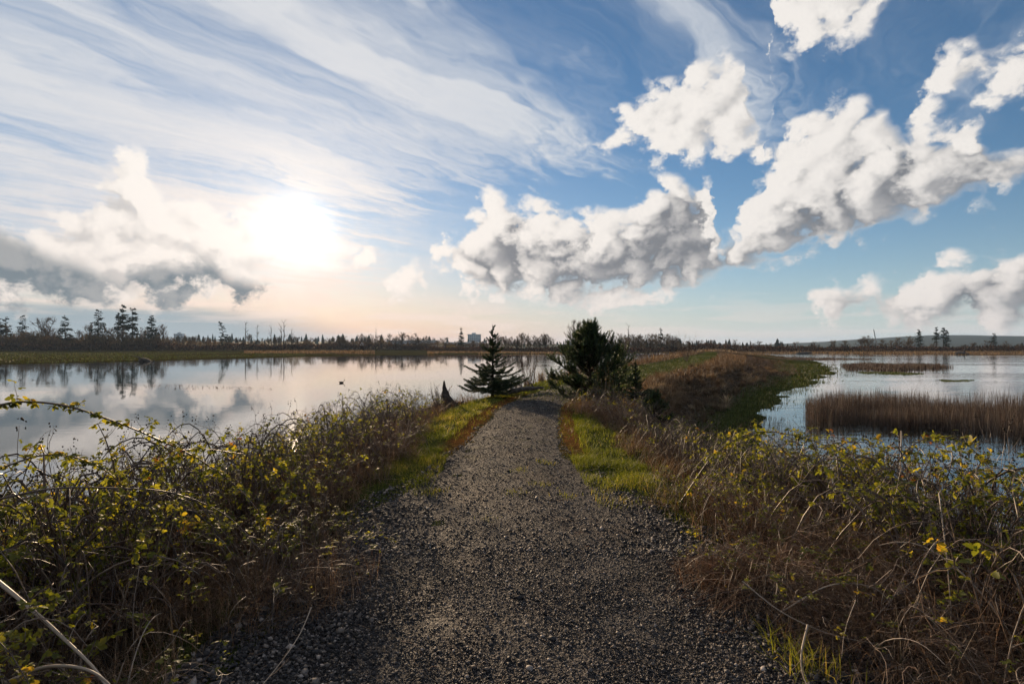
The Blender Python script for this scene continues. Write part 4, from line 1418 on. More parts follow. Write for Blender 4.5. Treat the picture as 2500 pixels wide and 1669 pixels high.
def young_pine(name, label, loc, H, W, seed, limbs=46, group=None, low=.12, needle=.062):
    """bushy young pine: upswept limbs ending in thick candle-like shoots"""
    r = np.random.default_rng(seed)
    o = thing(name, label, 'tree', loc, 0, group)
    tb, bb, nb = MB(), MB(), MB()
    tubes(tb, np.array([[[0, 0, -.1], [.03, 0, H * .25], [-.02, .02, H * .6], [.05, 0, H * .97]]]), np.array([[.065, .052, .032, .010]]) * H / 2.4, 8, .4)
    n = limbs
    f = low + (.90 - low) * np.sort(r.random(n))
    ang = np.arange(n) * 2.39996 + r.normal(size=n) * .3
    prof = np.interp(f, [0, .10, .3, .5, .65, .8, .95, 1], [.8, 1.0, .97, .68, .44, .24, .11, .06])
    L = W * .5 * prof * r.uniform(.66, 1.18, n)
    st = np.stack([np.zeros(n), np.zeros(n), f * H], -1)
    rise = np.interp(f, [0, .3, .6, 1], [.0, .32, .85, 1.7]) + r.normal(size=n) * .16
    d = np.stack([np.cos(ang), np.sin(ang), rise], -1)
    K = 7
    bp = curves(st, d, L, K, -.18, .04, r)
    tubes(bb, bp, np.linspace(.016, .006, K)[None] * np.ones((n, 1)), 5, r.random(n) * .5)
    P, D = [], []
    for i in range(n):
        m = int(7 + 16 * L[i] / (W * .5))
        g = r.uniform(.3, 1.0, m)
        base = np.stack([np.interp(g * (K - 1), np.arange(K), bp[i][:, q]) for q in range(3)], -1)
        ax = unit(bp[i][-1] - bp[i][-3])
        dv = unit(ax * .8 + r.normal(size=(m, 3)) * .55 + np.array([0, 0, .55]))
        ln = r.uniform(.10, .20, m) * (H / 2.4) ** .5
        tw = curves(base, dv, ln * 1.3, 3, -.3, .03, r)
        tubes(bb, tw, np.array([[.006, .005, .004]]), 3, .5)
        P.append(tw[:, 0] + (tw[:, 1] - tw[:, 0]) * .2)
        D.append(tw[:, 2] - tw[:, 0])
        P.append(bp[i][-2:-1])
        D.append((bp[i][-1:] - bp[i][-2:-1]) * 1.3 + np.array([[0, 0, .06]]))
    P.append(np.array([[.05, 0, H * .92], [.05, 0, H * .84], [.02, .02, H * .82], [.08, -.02, H * .80]]))
    D.append(np.array([[.03, 0, H * .15], [.02, .0, H * .10], [-.10, .03, H * .13], [.13, 0, H * .11]]))
    P, D = np.concatenate(P), np.concatenate(D)
    twig_needles(nb, P, D, r, 64, needle, .0056, 1.1)
    link('trunk', tb.mesh('pine_trunk', M['bark'], smooth=True), o)
    br = link('branches', bb.mesh('pine_branches', M['bark']), o)
    tag(link('needles', nb.mesh('pine_needles', M['pine']), br), kind='stuff')
    return o


def on_ground(px, y, dz=0.0):
    x = (px - CX) / F0 * y
    return (x, y, h1(x, y) + dz)


young_spruce('young_spruce', 'young spruce with level tiered boughs left of the path bend', on_ground(1130, 18.6), 2.34, 2.15, 71, 15)
young_pine('young_pine', 'dense dark bushy pine standing right at the path bend', on_ground(1352, 16.6), 2.22, 2.45, 72, 125, None, .03)
young_spruce('spruce_sapling', 'small fuzzy spruce sapling close on the right of the pine', on_ground(1458, 18.2), 1.45, 1.15, 73, 9)
young_pine('pine_sapling', 'low bushy pine sapling right of the big pine on the slope', on_ground(1502, 14.2), 1.0, .95, 74, 24, None, .1, .05)
young_pine('pine_sapling', 'dark low pine half hidden behind the right flank of the big pine', on_ground(1418, 19.5), 1.5, 1.5, 75, 26, None, .08, .055)


# ------------------------------------------------------------------ brambles
def bramble_meshes(seed, leafy=1.0, dry=1.0, H=1.0, Rr=.75, lite=False):
    """one bush about H high: arching canes, side twigs, three-part leaves, old fruit heads, dead stems in between"""
    r = np.random.default_rng(seed)
    cb, lb, db, fb = MB(), MB(), MB(), MB()
    n = 26
    ang = r.uniform(0, 6.283, n)
    rad = r.random(n) ** .6 * Rr * .45
    st = np.stack([np.cos(ang) * rad, np.sin(ang) * rad, np.full(n, -.06)], -1)
    a2 = ang + r.normal(size=n) * .7
    K = 12
    f = np.linspace(0, 1, K)
    L = r.uniform(.45, 1.25, n) * Rr * 1.1
    apex = H * r.uniform(.55, 1.08, n)
    pk = r.uniform(.45, .8, n)
    P = np.zeros((n, K, 3))
    P[..., 0] = st[:, 0:1] + np.cos(a2)[:, None] * L[:, None] * f ** 1.25
    P[..., 1] = st[:, 1:2] + np.sin(a2)[:, None] * L[:, None] * f ** 1.25
    P[..., 2] = st[:, 2:3] + apex[:, None] * (1 - ((f[None] - pk[:, None]) / pk[:, None]) ** 2).clip(-.6)
    P += r.normal(size=(n, 1, 3)) * .03 * np.sin(f * 8)[None, :, None]
    tubes(cb, P, np.linspace(.0055, .0022, K)[None] * r.uniform(.6, 1.25, (n, 1)) * (1.35 if dry < .5 else 1.0), 4, r.random(n) * (.5 if dry < .5 else 1.0))
    # side twigs
    m = 150
    k = r.integers(0, n, m)
    g = r.uniform(.25, 1, m)
    base = P[k, (g * (K - 1)).astype(int)]
    dv = unit(r.normal(size=(m, 3)) * .8 + np.array([0, 0, .7]))
    tw = curves(base, dv, r.uniform(.07, .24, m), 4, .2, .07, r)
    tubes(cb, tw, np.linspace(.0022, .0011, 4)[None] * np.ones((m, 1)), 3, r.random(m))
    # leaves along canes (more towards the light) and twigs
    nl = int(330 * leafy)
    if nl:
        nc_ = max(8, nl // 5)                                     # rosettes of four to six leaves at shoot tips
        hi = np.argsort(-tw[:, 3, 2] + r.normal(size=m) * .22 * H)
        k2 = hi[r.integers(0, max(20, int(m * .7)), nc_)]
        rep_ = np.repeat(np.arange(nc_), 5)
        pos = tw[k2][rep_, r.integers(1, 4, nc_ * 5)] + r.normal(size=(nc_ * 5, 3)) * .016
        d = unit(r.normal(size=(nc_ * 5, 3)) * np.array([1, 1, .4]) + np.array([0, 0, .3]))
        sz = (r.uniform(.020, .046, nc_)[rep_]) * r.uniform(.6, 1.25, nc_ * 5)
        hue = np.clip(r.normal(.36, .20, nc_), 0, 1)[rep_] + r.normal(size=nc_ * 5) * .08
        trifoliate(lb, pos, d, sz, r, lite, np.clip(hue, 0, 1))
        k = r.integers(0, n, nl // 3)
        g = np.clip(r.beta(2.2, 1.3, nl // 3), .1, .999)
        p1 = P[k, (g * (K - 1)).astype(int)] + r.normal(size=(nl // 3, 3)) * .02
        trifoliate(lb, p1, r.normal(size=(nl // 3, 3)) * np.array([1, 1, .4]), r.uniform(.018, .04, nl // 3), r, lite, np.clip(r.normal(.4, .22, nl // 3), 0, 1))
    # dead stems: fine tangle filling the inside
    nd = int(430 * dry)
    rr = r.random(nd) ** .5 * Rr * .95
    aa = r.uniform(0, 6.283, nd)
    zz = r.random(nd) ** 1.2 * H * .6 * (1 - .5 * (rr / Rr) ** 2)
    b0 = np.stack([np.cos(aa) * rr, np.sin(aa) * rr, zz - .05], -1)
    dv = r.normal(size=(nd, 3)) * np.array([.8, .8, .5]) + np.array([0, 0, .75])
    dp = curves(b0, dv, r.uniform(.15, .55, nd) * (.5 + .5 * H), 4, r.uniform(0, .5, nd), .09, r)
    tubes(db, dp, np.linspace(.0021, .0010, 4)[None] * r.uniform(.6, 1.3, (nd, 1)), 3, np.clip(r.normal(.45, .25, nd), 0, 1))
    ns = int(200 * dry)
    rr = r.random(ns) ** .5 * Rr
    aa = r.uniform(0, 6.283, ns)
    b0 = np.stack([np.cos(aa) * rr, np.sin(aa) * rr, np.full(ns, -.05)], -1)
    blades(db, b0, H * r.uniform(.35, .8, ns), r.normal(size=(ns, 2)) * .16, .0020, r.random(ns), 3)
    # crumpled dead leaves
    nc = int(120 * dry)
    k = r.integers(0, nd, nc)
    leaves(db, dp[k, r.integers(1, 4, nc)], r.normal(size=(nc, 3)), r.normal(size=(nc, 3)), r.uniform(.012, .03, nc), LEAF_LITE, r.random(nc) * .7)
    # old fruit heads on upright tips
    nf = 9
    k = r.integers(0, n, nf)
    base = P[k, (pk[k] * (K - 1)).astype(int)]
    sp = curves(base, np.concatenate([r.normal(size=(nf, 2)) * .25, np.ones((nf, 1))], 1), r.uniform(.1, .26, nf) * H, 4, 0, .05, r)
    tubes(cb, sp, np.linspace(.0022, .0013, 4)[None] * np.ones((nf, 1)), 3, .2)
    for i in range(nf):
        q = sp[i][-1] + r.normal(size=(7, 3)) * np.array([.016, .016, .022])
        stones(fb, q, r.uniform(.005, .009, 7), OCT_V, OCT_F, .9, r)
    out = [('canes', cb.mesh('bramble_canes', M['cane']), None), ('dead_stems', db.mesh('dead_stems', M['dead']), 'stuff'), ('fruit_heads', fb.mesh('fruit_heads', M['fruit']), 'stuff')]
    if nl:
        out.append(('leaves', lb.mesh('bramble_leaves', M['leaf']), 'stuff'))
    return out


BR_LEAFY = [bramble_meshes(400 + i, .62, 1.5) for i in range(4)]
BR_MIX = [bramble_meshes(410 + i, .32, 1.9) for i in range(4)]
BR_DRY = [bramble_meshes(420 + i, .16, 2.2) for i in range(3)]
BR_SPARSE = [bramble_meshes(430 + i, .34, .10) for i in range(3)]


def bush(kind, loc, sx, sz, rz, label, group, name='bramble_bush'):
    o = thing(name, label, 'bramble bush', loc, rz, group, (sx, sx, sz))
    canes = None
    for nm, me, kd in kind:
        c = link(nm, me, canes if nm in ('leaves', 'fruit_heads') else o)
        canes = canes or c
        if kd:
            c['kind'] = kd
    return o


LTOP = ([-600, 0, 150, 300, 400, 480, 600, 720, 850, 1000, 1060], [1120, 1120, 1110, 1080, 1045, 1015, 985, 955, 902, 898, 897])
RTOP = ([1380, 1450, 1550, 1650, 1780, 1900, 2050, 2200, 2349, 2800], [945, 965, 975, 990, 1005, 1015, 1010, 1035, 1100, 1180])
rb = np.random.default_rng(55)
LEFT_LAB = {0: 'leafy green bramble bush at the near left corner beside the gravel', 1: 'bramble bush with yellow-green leaves along the left edge of the gravel', 2: 'brown mostly bare bramble bush along the left bank towards the spruce', 3: 'tangled bramble bush on the left bank slope above the water'}
RIGHT_LAB = {0: 'tangled bramble bush at the near right corner beside the gravel', 1: 'bramble bush with green leaves along the right edge of the gravel', 2: 'dry brown bramble bush on the right bank towards the pine', 3: 'arching bramble bush on the right bank slope above the water'}
for side, sgn in (('left', -1), ('right', 1)):
    y = 1.15
    while y < 17.5:
        step = .62 + y * .035
        for l in np.arange(1.85, 4.9, .62 + y * .02):
            ll = l + rb.normal() * .16
            yy = y + rb.normal() * .2
            if sgn > 0 and yy > 5.6 and ll < np.interp(yy, [5.6, 7, 9, 16], [1.7, 2.15, 2.35, 2.3]):
                continue                                     # the green verge
            if sgn > 0 and yy > 13.2:
                continue
            if sgn < 0 and yy > 7 and ll < np.interp(yy, [7, 9, 12, 17], [1.5, 1.8, 2.0, 2.2]):
                continue
            x = float(np.interp(yy, PATH[:, 1], PATH[:, 0])) + sgn * ll
            z = h1(x, yy)
            px = CX + F0 * x / yy
            top = EYE - (np.interp(px, *(LTOP if sgn < 0 else RTOP)) - HY) / F0 * yy
            hgt = top - z
            edge_f = np.interp(ll, [1.6, 2.2, 2.9], [.42, .72, 1.0])
            if yy < 2.6:
                edge_f *= .8
            hgt = np.clip(hgt * edge_f * rb.uniform(.78, 1.04), .3, 2.2)
            if yy < 2.2 and ll < 2.2:
                continue
            if sgn > 0 and yy < 4.2 and ll < 2.4:
                hgt = rb.uniform(.22, .42)
            u = rb.random()
            if sgn < 0:
                kind = (BR_LEAFY if u < .62 else BR_MIX) if yy < 7.5 else ((BR_MIX if u < .55 else BR_DRY) if yy < 12 else (BR_DRY if u < .7 else BR_MIX))
                lab = LEFT_LAB[3 if ll > 3.2 else (0 if yy < 3.4 else 1 if yy < 8.5 else 2)]
            else:
                kind = (BR_MIX if u < .5 else BR_DRY if u < .75 else BR_LEAFY) if yy < 8 else (BR_DRY if u < .6 else BR_MIX)
                lab = RIGHT_LAB[3 if ll > 3.2 else (0 if yy < 3.4 else 1 if yy < 8.5 else 2)]
            bush(kind[rb.integers(0, len(kind))], (x, yy, z), np.clip(hgt * .95, .62, 1.25), hgt, rb.uniform(0, 6.283), lab, 'brambles on the %s bank' % side)
        y += step
# open, taller canes standing out of the thicket against the water
for sgn, lst in ((-1, [(30, 1035, 4.2), (110, 1010, 4.6), (190, 1000, 4.2), (270, 1005, 5.0), (340, 985, 4.6), (420, 985, 5.4), (500, 960, 5.2), (570, 950, 6.0), (650, 950, 6.4), (730, 925, 7.2), (800, 900, 8.0), (870, 888, 9.0), (940, 885, 11.), (-60, 1040, 3.8), (80, 1075, 3.4), (230, 1060, 3.6)]),
                 (1, [(1500, 950, 9.5), (1570, 960, 8.4), (1650, 985, 7.4), (1720, 985, 6.6), (1800, 985, 6.0), (1880, 1000, 6.2), (1960, 1000, 5.4), (2040, 990, 5.6), (2110, 995, 5.0), (2180, 1005, 5.2), (2250, 1030, 4.8), (2330, 1060, 4.5), (2400, 1090, 4.2), (2300, 1110, 3.9)])):
    for px, top, yy in lst:
        x = (px - CX) / F0 * yy
        z = h1(x, yy)
        hgt = float(np.clip(EYE - (top - HY) / F0 * yy - z, .5, 2.6))
        bush(BR_SPARSE[rb.integers(0, 3)], (x, yy, z), max(.7, hgt * .62), hgt * .92, rb.uniform(0, 6.283), 'open bramble with bare arching canes and dark seed heads rising above the %s thicket' % ('left' if sgn < 0 else 'right'), 'open canes on the %s bank' % ('left' if sgn < 0 else 'right'))
# dry brown brambles and herbs round the foot of the pine
for px, yy, hgt in [(1330, 14.6, .5), (1365, 13.8, .6), (1400, 14.2, .7), (1440, 13.4, .65), (1470, 14.6, .7), (1390, 12.6, .55), (1430, 11.8, .6), (1475, 12.2, .7), (1520, 12.8, .7), (1380, 15.6, .6), (1450, 15.8, .7)]:
    x = (px - CX) / F0 * yy
    bush(BR_DRY[rb.integers(0, 3)], (x, yy, h1(x, yy)), hgt * 1.15, hgt, rb.uniform(0, 6.283), 'dry brown bramble in the reddish thicket at the foot of the pine', 'brambles at the foot of the pine')
# a few low ones creeping onto the gravel
for px, py, s, lab in [(1650, 1330, .42, 'low creeping bramble with bright leaves at the right edge of the gravel'), (720, 1250, .45, 'low leafy bramble sprig spilling onto the left edge of the gravel'), (1760, 1240, .5, 'yellow-green bramble clump overhanging the right edge of the gravel')]:
    yy = EYE * F0 / (py - HY)
    x = (px - CX) / F0 * yy
    bush(BR_LEAFY[1], (x, yy, h1(x, yy)), s, s * .8, 1.3, lab, 'brambles creeping onto the path')


# single long canes that stand out: each an arching cane with its own leaves
def hero_cane(label, pts, rad, nleaf, seed, col=.5, twigs=10, green=.45):
    r = np.random.default_rng(seed)
    P = np.array([at(px, y, py) for px, py, y in pts])
    P = _catmull(np.concatenate([[2 * P[0] - P[1]], P, [2 * P[-1] - P[-2]]]), 8)[1:-1]
    o = thing('bramble_cane', label, 'bramble cane', tuple(P[0]))
    P = P - P[0]
    K = len(P)
    mb, lb = MB(), MB()
    tubes(mb, P[None], np.linspace(rad, rad * .4, K)[None], 6, col)
    k = r.integers(1, K - 1, twigs)
    tw = curves(P[k], r.normal(size=(twigs, 3)) * .7 + np.array([0, 0, .6]), r.uniform(.05, .16, twigs), 4, .1, .06, r)
    tubes(mb, tw, np.array([[.002, .0018, .0014, .001]]), 3, r.random(twigs))
    stem = link('stem', mb.mesh('cane_stem', M['cane'], smooth=True), o)
    if nleaf:
        f = r.random(nleaf)
        pos = np.stack([np.interp(f * (K - 1), np.arange(K), P[:, q]) for q in range(3)], -1)
        tp = tw.reshape(-1, 3)[r.integers(0, twigs * 4, nleaf)]
        pos = np.where((r.random(nleaf) < .3)[:, None], tp, pos)
        d = r.normal(size=(nleaf, 3)) * np.array([1, 1, .5])
        trifoliate(lb, pos, d, r.uniform(.022, .040, nleaf), r, False, np.clip(r.normal(green, .22, nleaf), 0, 1))
        tag(link('leaves', lb.mesh('cane_leaves', M['leaf']), stem), kind='stuff')


hero_cane('long leafy bramble cane arching from the left edge out over the water', [(-60, 945, 3.4), (40, 922, 3.4), (150, 930, 3.45), (260, 965, 3.5), (370, 1010, 3.6), (470, 1060, 3.7), (560, 1130, 3.8), (620, 1210, 3.8)], .0075, 190, 1)
hero_cane('side cane rising to meet the long arch on the left', [(215, 1330, 3.5), (250, 1180, 3.55), (265, 1090, 3.55), (248, 1020, 3.5), (225, 970, 3.5)], .006, 40, 2)
hero_cane('second bramble arch below the long cane on the left', [(-40, 1090, 3.3), (90, 1045, 3.3), (180, 1050, 3.35), (260, 1090, 3.4), (320, 1160, 3.5)], .006, 90, 3)
hero_cane('dark bare cane bowing across the left tangle', [(-30, 1150, 3.0), (120, 1120, 3.05), (260, 1118, 3.1), (400, 1130, 3.2), (520, 1180, 3.3), (600, 1260, 3.3)], .006, 10, 4, .25)
hero_cane('slanting cane with leaves crossing the left tangle upwards', [(170, 1280, 3.2), (260, 1170, 3.3), (350, 1075, 3.4), (440, 1030, 3.5), (560, 1040, 3.6)], .006, 100, 5)
hero_cane('pale thick dead cane slanting down at the lower left corner', [(-40, 1300, 2.5), (60, 1380, 2.45), (150, 1460, 2.4), (230, 1540, 2.3), (270, 1620, 2.2)], .010, 0, 6, 1.0, 3)
hero_cane('pale dead cane bowing at the bottom left corner', [(20, 1560, 2.3), (110, 1525, 2.3), (200, 1530, 2.25), (260, 1570, 2.2), (300, 1640, 2.1)], .008, 0, 7, .95, 2)
hero_cane('leafy bramble arch over the right lagoon, leftmost of three', [(1560, 1150, 5.2), (1640, 1040, 5.2), (1730, 992, 5.1), (1830, 1000, 5.0), (1930, 1040, 4.9), (2000, 1100, 4.8)], .006, 130, 8, .35, 18)
hero_cane('leafy bramble arch over the right lagoon, middle one of three', [(1960, 1230, 4.4), (2040, 1080, 4.5), (2110, 1010, 4.6), (2190, 1005, 4.6), (2240, 1040, 4.5), (2280, 1090, 4.4)], .006, 120, 9, .35, 18)
hero_cane('leafy bramble arch at the right edge, last of three', [(2050, 1300, 4.0), (2150, 1190, 4.0), (2240, 1140, 4.0), (2330, 1150, 3.9), (2420, 1210, 3.8)], .006, 100, 10, .35, 18)
hero_cane('pale thin dead cane curling over the right tangle', [(1790, 1400, 3.3), (1900, 1340, 3.35), (2000, 1345, 3.4), (2050, 1400, 3.3), (2060, 1460, 3.2)], .0045, 4, 11, 1.0, 4)
hero_cane('pale dead stalk leaning down onto the gravel at lower right', [(1850, 1430, 2.9), (1835, 1500, 2.75), (1845, 1560, 2.65), (1890, 1620, 2.5)], .0055, 0, 12, .95, 3)
hero_cane('pale stalk slanting at the lower right tangle', [(1700, 1330, 3.1), (1790, 1400, 3.0), (1900, 1450, 2.95), (2020, 1475, 2.9)], .004, 0, 13, .95, 4)
hero_cane('thin pale twig lying on the gravel at lower left', [(716, 1390, 2.62), (690, 1450, 2.50), (650, 1510, 2.36), (585, 1590, 2.2)], .0030, 0, 14, 1.0, 3)
hero_cane('straw-coloured twig lying on the gravel right of centre', [(1470, 1235, 3.66), (1500, 1250, 3.58), (1535, 1270, 3.48)], .0030, 0, 15, 1.0, 2)

# upright bare shrubs by the bend
def bare_shrub(label, px, y, H, W, n, seed, tw=300, mat='dead', name='bare_shrub', up=1.0):
    r = np.random.default_rng(seed)
    o = thing(name, label, 'shrub', on_ground(px, y, -.03), 0, 'bare shrubs by the bend')
    mb, tb = MB(), MB()
    ang = r.uniform(0, 6.283, n)
    st = np.stack([np.cos(ang), np.sin(ang), np.zeros(n)], -1) * .05
    d = np.stack([np.cos(ang) * W / H, np.sin(ang) * W / H, np.full(n, up)], -1) * r.uniform(.5, 1.2, (n, 1))
    P = curves(st, d + np.array([0, 0, .6]), H * r.uniform(.6, 1.05, n), 8, 0, .05, r)
    tubes(mb, P, np.linspace(.010, .003, 8)[None] * np.ones((n, 1)), 4, r.random(n) * .6)
    k = r.integers(0, n, tw)
    b = P[k, r.integers(2, 8, tw)]
    t2 = curves(b, unit(P[k, 7] - P[k, 0]) + r.normal(size=(tw, 3)) * .45, H * r.uniform(.08, .26, tw), 4, 0, .05, r)
    tubes(tb, t2, np.linspace(.0042, .002, 4)[None] * np.ones((tw, 1)), 3, r.random(tw) * .7)
    link('stems', mb.mesh('shrub_stems', M['cane']), o)
    tag(link('twigs', tb.mesh('shrub_twigs', M[mat]), o), kind='stuff')


bare_shrub('upright leafless shrub just right of the young spruce', 1213, 21.5, 1.25, .55, 12, 81, 260)
bare_shrub('small fan of reddish bare stems near the water between spruce and pine', 1268, 22.5, .62, .42, 30, 82, 120, 'dead')
bare_shrub('low tangle of bare twigs on the water side of the stump', 1010, 15.5, .8, .5, 14, 83, 160)
bare_shrub('leafless bush on the dike crest beyond the pine', 1575, 62, 2.9, 2.0, 26, 84, 500)
bare_shrub('low reddish bare bush right of the dike crest', 1650, 85, 2.4, 2.0, 20, 85, 300)


def vine(label, px, y, H, n, seed):
    """slim shrub hung with small orange-yellow leaves"""
    r = np.random.default_rng(seed)
    o = thing('yellow_leaved_shrub', label, 'shrub', on_ground(px, y, -.03), 0, 'yellow-leaved shrubs below the pine')
    mb, lb = MB(), MB()
    m = 9
    P = curves(r.normal(size=(m, 3)) * np.array([.15, .15, 0]), np.concatenate([r.normal(size=(m, 2)) * .16, np.ones((m, 1))], 1), H * r.uniform(.6, 1, m), 8, 0, .05, r)
    tubes(mb, P, np.linspace(.006, .002, 8)[None] * np.ones((m, 1)), 4, r.random(m))
    k = r.integers(0, m, n)
    p = P[k, r.integers(1, 8, n)] + r.normal(size=(n, 3)) * .05
    leaves(lb, p, r.normal(size=(n, 3)), r.normal(size=(n, 3)), r.uniform(.016, .030, n), LEAF_LITE, r.random(n))
    link('stems', mb.mesh('vine_stems', M['cane']), o)
    tag(link('leaves', lb.mesh('vine_leaves', M['orange_leaf']), o), kind='stuff')


M['orange_leaf'] = plain_mat('orange_leaf', [(0, (.10, .045, .012)), (.5, (.24, .12, .020)), (1, (.36, .24, .04))], .5, .3, (1.6, 1.5, .7), .4)
vine('slim shrub hung with orange-yellow leaves in front of the pine trunk', 1392, 14.6, 1.25, 420, 91)
vine('low shrub with scattered orange leaves right of the pine foot', 1430, 12.6, .8, 300, 92)
vine('small orange-leaved shrub at the verge below the pine', 1345, 13.4, .6, 200, 93)

# ------------------------------------------------------------------ stump, log, litter
def stump():
    r = np.random.default_rng(95)
    y = 16.2
    loc = on_ground(1036, y, -.05)
    top = EYE - (874 - HY) / F0 * y - loc[2]
    o = thing('driftwood_stump', 'dark weathered stump with a pointed horn beside the left lagoon', 'stump', loc)
    K, S = 12, 12
    f = np.linspace(0, 1, K)
    ang = np.arange(S) * 6.283 / S
    cx = -.78 * (.36 - np.interp(f, [0, .25, .45, .6, .8, 1], [.36, .25, .17, .105, .06, .022])) + .05 * f ** 3
    rad = .8 * np.interp(f, [0, .25, .45, .6, .8, 1], [.36, .25, .17, .115, .07, .03])
    R_ = rad[:, None] * (1 + .22 * np.sin(ang * 3 + 1)[None] * (1 - f)[:, None] + r.normal(size=(K, S)) * .13)
    V = np.stack([cx[:, None] + R_ * np.cos(ang), R_ * np.sin(ang) * .8, np.broadcast_to((f * top)[:, None], (K, S))], -1)
    idx = np.arange(K * S).reshape(K, S)
    Q = np.stack([idx[:-1], np.roll(idx[:-1], -1, 1), np.roll(idx[1:], -1, 1), idx[1:]], -1).reshape(-1, 4)
    mb = MB().add(V, Q=Q, a=.3)
    mb.add(V[-1].mean(0)[None] + np.array([[0, 0, .03]]), a=.3)
    mb.T.append(np.array([[idx[-1][j], idx[-1][(j + 1) % S], K * S] for j in range(S)], np.int32))
    link('horn', mb.mesh('stump_horn', M['driftwood']), o)
    for px_, pz, an, ln in ((-.18, .30, 2.2, .22), (.10, .16, .5, .30), (-.20, .48, 2.6, .10)):
        kb = MB()
        tubes(kb, np.array([[[px_, 0, pz], [px_ + math.cos(an) * ln * .5, -.04, pz + .5 * ln * math.sin(an)], [px_ + math.cos(an) * ln, -.05, pz + ln * math.sin(an)]]]), np.array([[.07, .045, .012]]), 6, .4)
        link('broken_prong', kb.mesh('broken_prong', M['driftwood']), o)
    tb = MB()
    tubes(tb, np.array([[[.05, 0, .16], [.3, .05, .13], [.6, .1, .07], [.95, .2, .03], [1.3, .3, -.03]]]), np.array([[.13, .11, .10, .085, .06]]), 9, .4, True)
    link('trunk', tb.mesh('stump_trunk', M['driftwood'], smooth=True), o)
    for q in range(4):
        rt = MB()
        a = q * 1.7 + .4
        tubes(rt, np.array([[[0, 0, .22], [math.cos(a) * .2, math.sin(a) * .2, .14], [math.cos(a) * .42, math.sin(a) * .42, -.04]]]), np.array([[.07, .05, .02]]), 6, .2)
        link('root', rt.mesh('stump_root', M['driftwood'], smooth=True), o)


stump()


def log(name, label, p0, p1, rad, seed, branches=3, mat='driftwood'):
    r = np.random.default_rng(seed)
    p0, p1 = np.array(p0, float), np.array(p1, float)
    o = thing(name, label, 'log', tuple(p0))
    d = p1 - p0
    K = 9
    f = np.linspace(0, 1, K)
    P = d[None] * f[:, None] + np.stack([np.zeros(K), np.zeros(K), np.sin(f * 3) * rad * .5], -1) + r.normal(size=(K, 3)) * rad * .12
    mb = MB()
    tubes(mb, P[None], np.interp(f, [0, .1, .6, 1], [rad * .8, rad, rad * .8, rad * .35])[None], 10, .6, True)
    link('trunk', mb.mesh('log_trunk', M[mat], smooth=True), o)
    for b in range(branches):
        k = r.integers(2, K - 1)
        bb = MB()
        tubes(bb, curves(P[k][None], np.array([[r.normal(), r.normal(), .9]]), rad * r.uniform(2.5, 5), 4, 0, .06, r), np.linspace(rad * .3, rad * .1, 4)[None], 5, .5)
        link('branch_stub', bb.mesh('branch_stub', M[mat]), o)


a, b = on_ground(1165, 19.2, .08), on_ground(1245, 20.6, .16)
log('fallen_log', 'grey weathered log lying beside the path under the young spruce', a, b, .10, 96, 4)
a, b = on_ground(322, 118, .25), on_ground(352, 118, .15)
log('driftwood_log', 'dark log stranded on the left mud flat', a, b, .55, 97, 3)
a, b = on_ground(1826, 238, .3), on_ground(1862, 238, .2)
log('driftwood_log', 'dark log on the waterline of the right far shore', a, b, .7, 98, 3)
a, b = on_ground(2190, 215, .3), on_ground(2222, 214, .2)
log('driftwood_log', 'dark drift log near the right far shore below the conifers', a, b, .6, 99, 3)
# lone stake in the right lagoon
p = at(1899, 150, z=WATER_Z - .6)
sp = thing('wooden_stake', 'single thin stake standing in the right lagoon far out', 'stake', tuple(p))
mb = MB()
tubes(mb, np.array([[[0, 0, 0], [.02, 0, 1.2], [-.03, 0, 2.3]]]), .085, 6, .1, True)
link('post', mb.mesh('stake_post', M['bark']), sp)
mb = MB()
tubes(mb, np.array([[[-.22, 0, 2.0], [0.2, 0, 2.06]]]), .04, 5, .1, True)
link('crosspiece', mb.mesh('stake_crosspiece', M['bark']), sp)


def duck():
    y = (EYE - WATER_Z) * F0 / (878 - HY)
    p = at(783, y, z=WATER_Z)
    o = thing('water_bird', 'small dark water bird floating alone on the left lagoon', 'bird', tuple(p), .5)
    K, S = 11, 12
    f = np.linspace(0, 1, K)
    ang = np.arange(S) * 6.283 / S
    cx = -.20 + .42 * f
    rad = np.interp(f, [0, .08, .3, .6, .85, 1], [.01, .045, .10, .105, .06, .012])
    cz = np.interp(f, [0, .3, .7, 1], [.10, .045, .045, .07])
    V = np.stack([np.broadcast_to(cx[:, None], (K, S)), rad[:, None] * np.cos(ang), cz[:, None] + rad[:, None] * .8 * np.sin(ang)], -1)
    neck = np.array([[.17, 0, .08], [.20, 0, .15], [.215, 0, .20], [.235, 0, .225], [.27, 0, .222], [.31, 0, .205], [.35, 0, .198]])
    nr = np.array([.045, .034, .032, .042, .036, .016, .008])
    V2 = np.stack([neck[:, 0:1] + nr[:, None] * .2 * np.sin(ang), nr[:, None] * np.cos(ang), neck[:, 2:3] + nr[:, None] * np.sin(ang)], -1)
    mb = MB()
    for VV in (V, V2):
        k = len(VV)
        idx = np.arange(k * S).reshape(k, S)
        mb.add(VV, Q=np.stack([idx[:-1], np.roll(idx[:-1], -1, 1), np.roll(idx[1:], -1, 1), idx[1:]], -1).reshape(-1, 4), a=.2)
    link('body', mb.mesh('bird_body', M['fruit'], smooth=True), o)


duck()

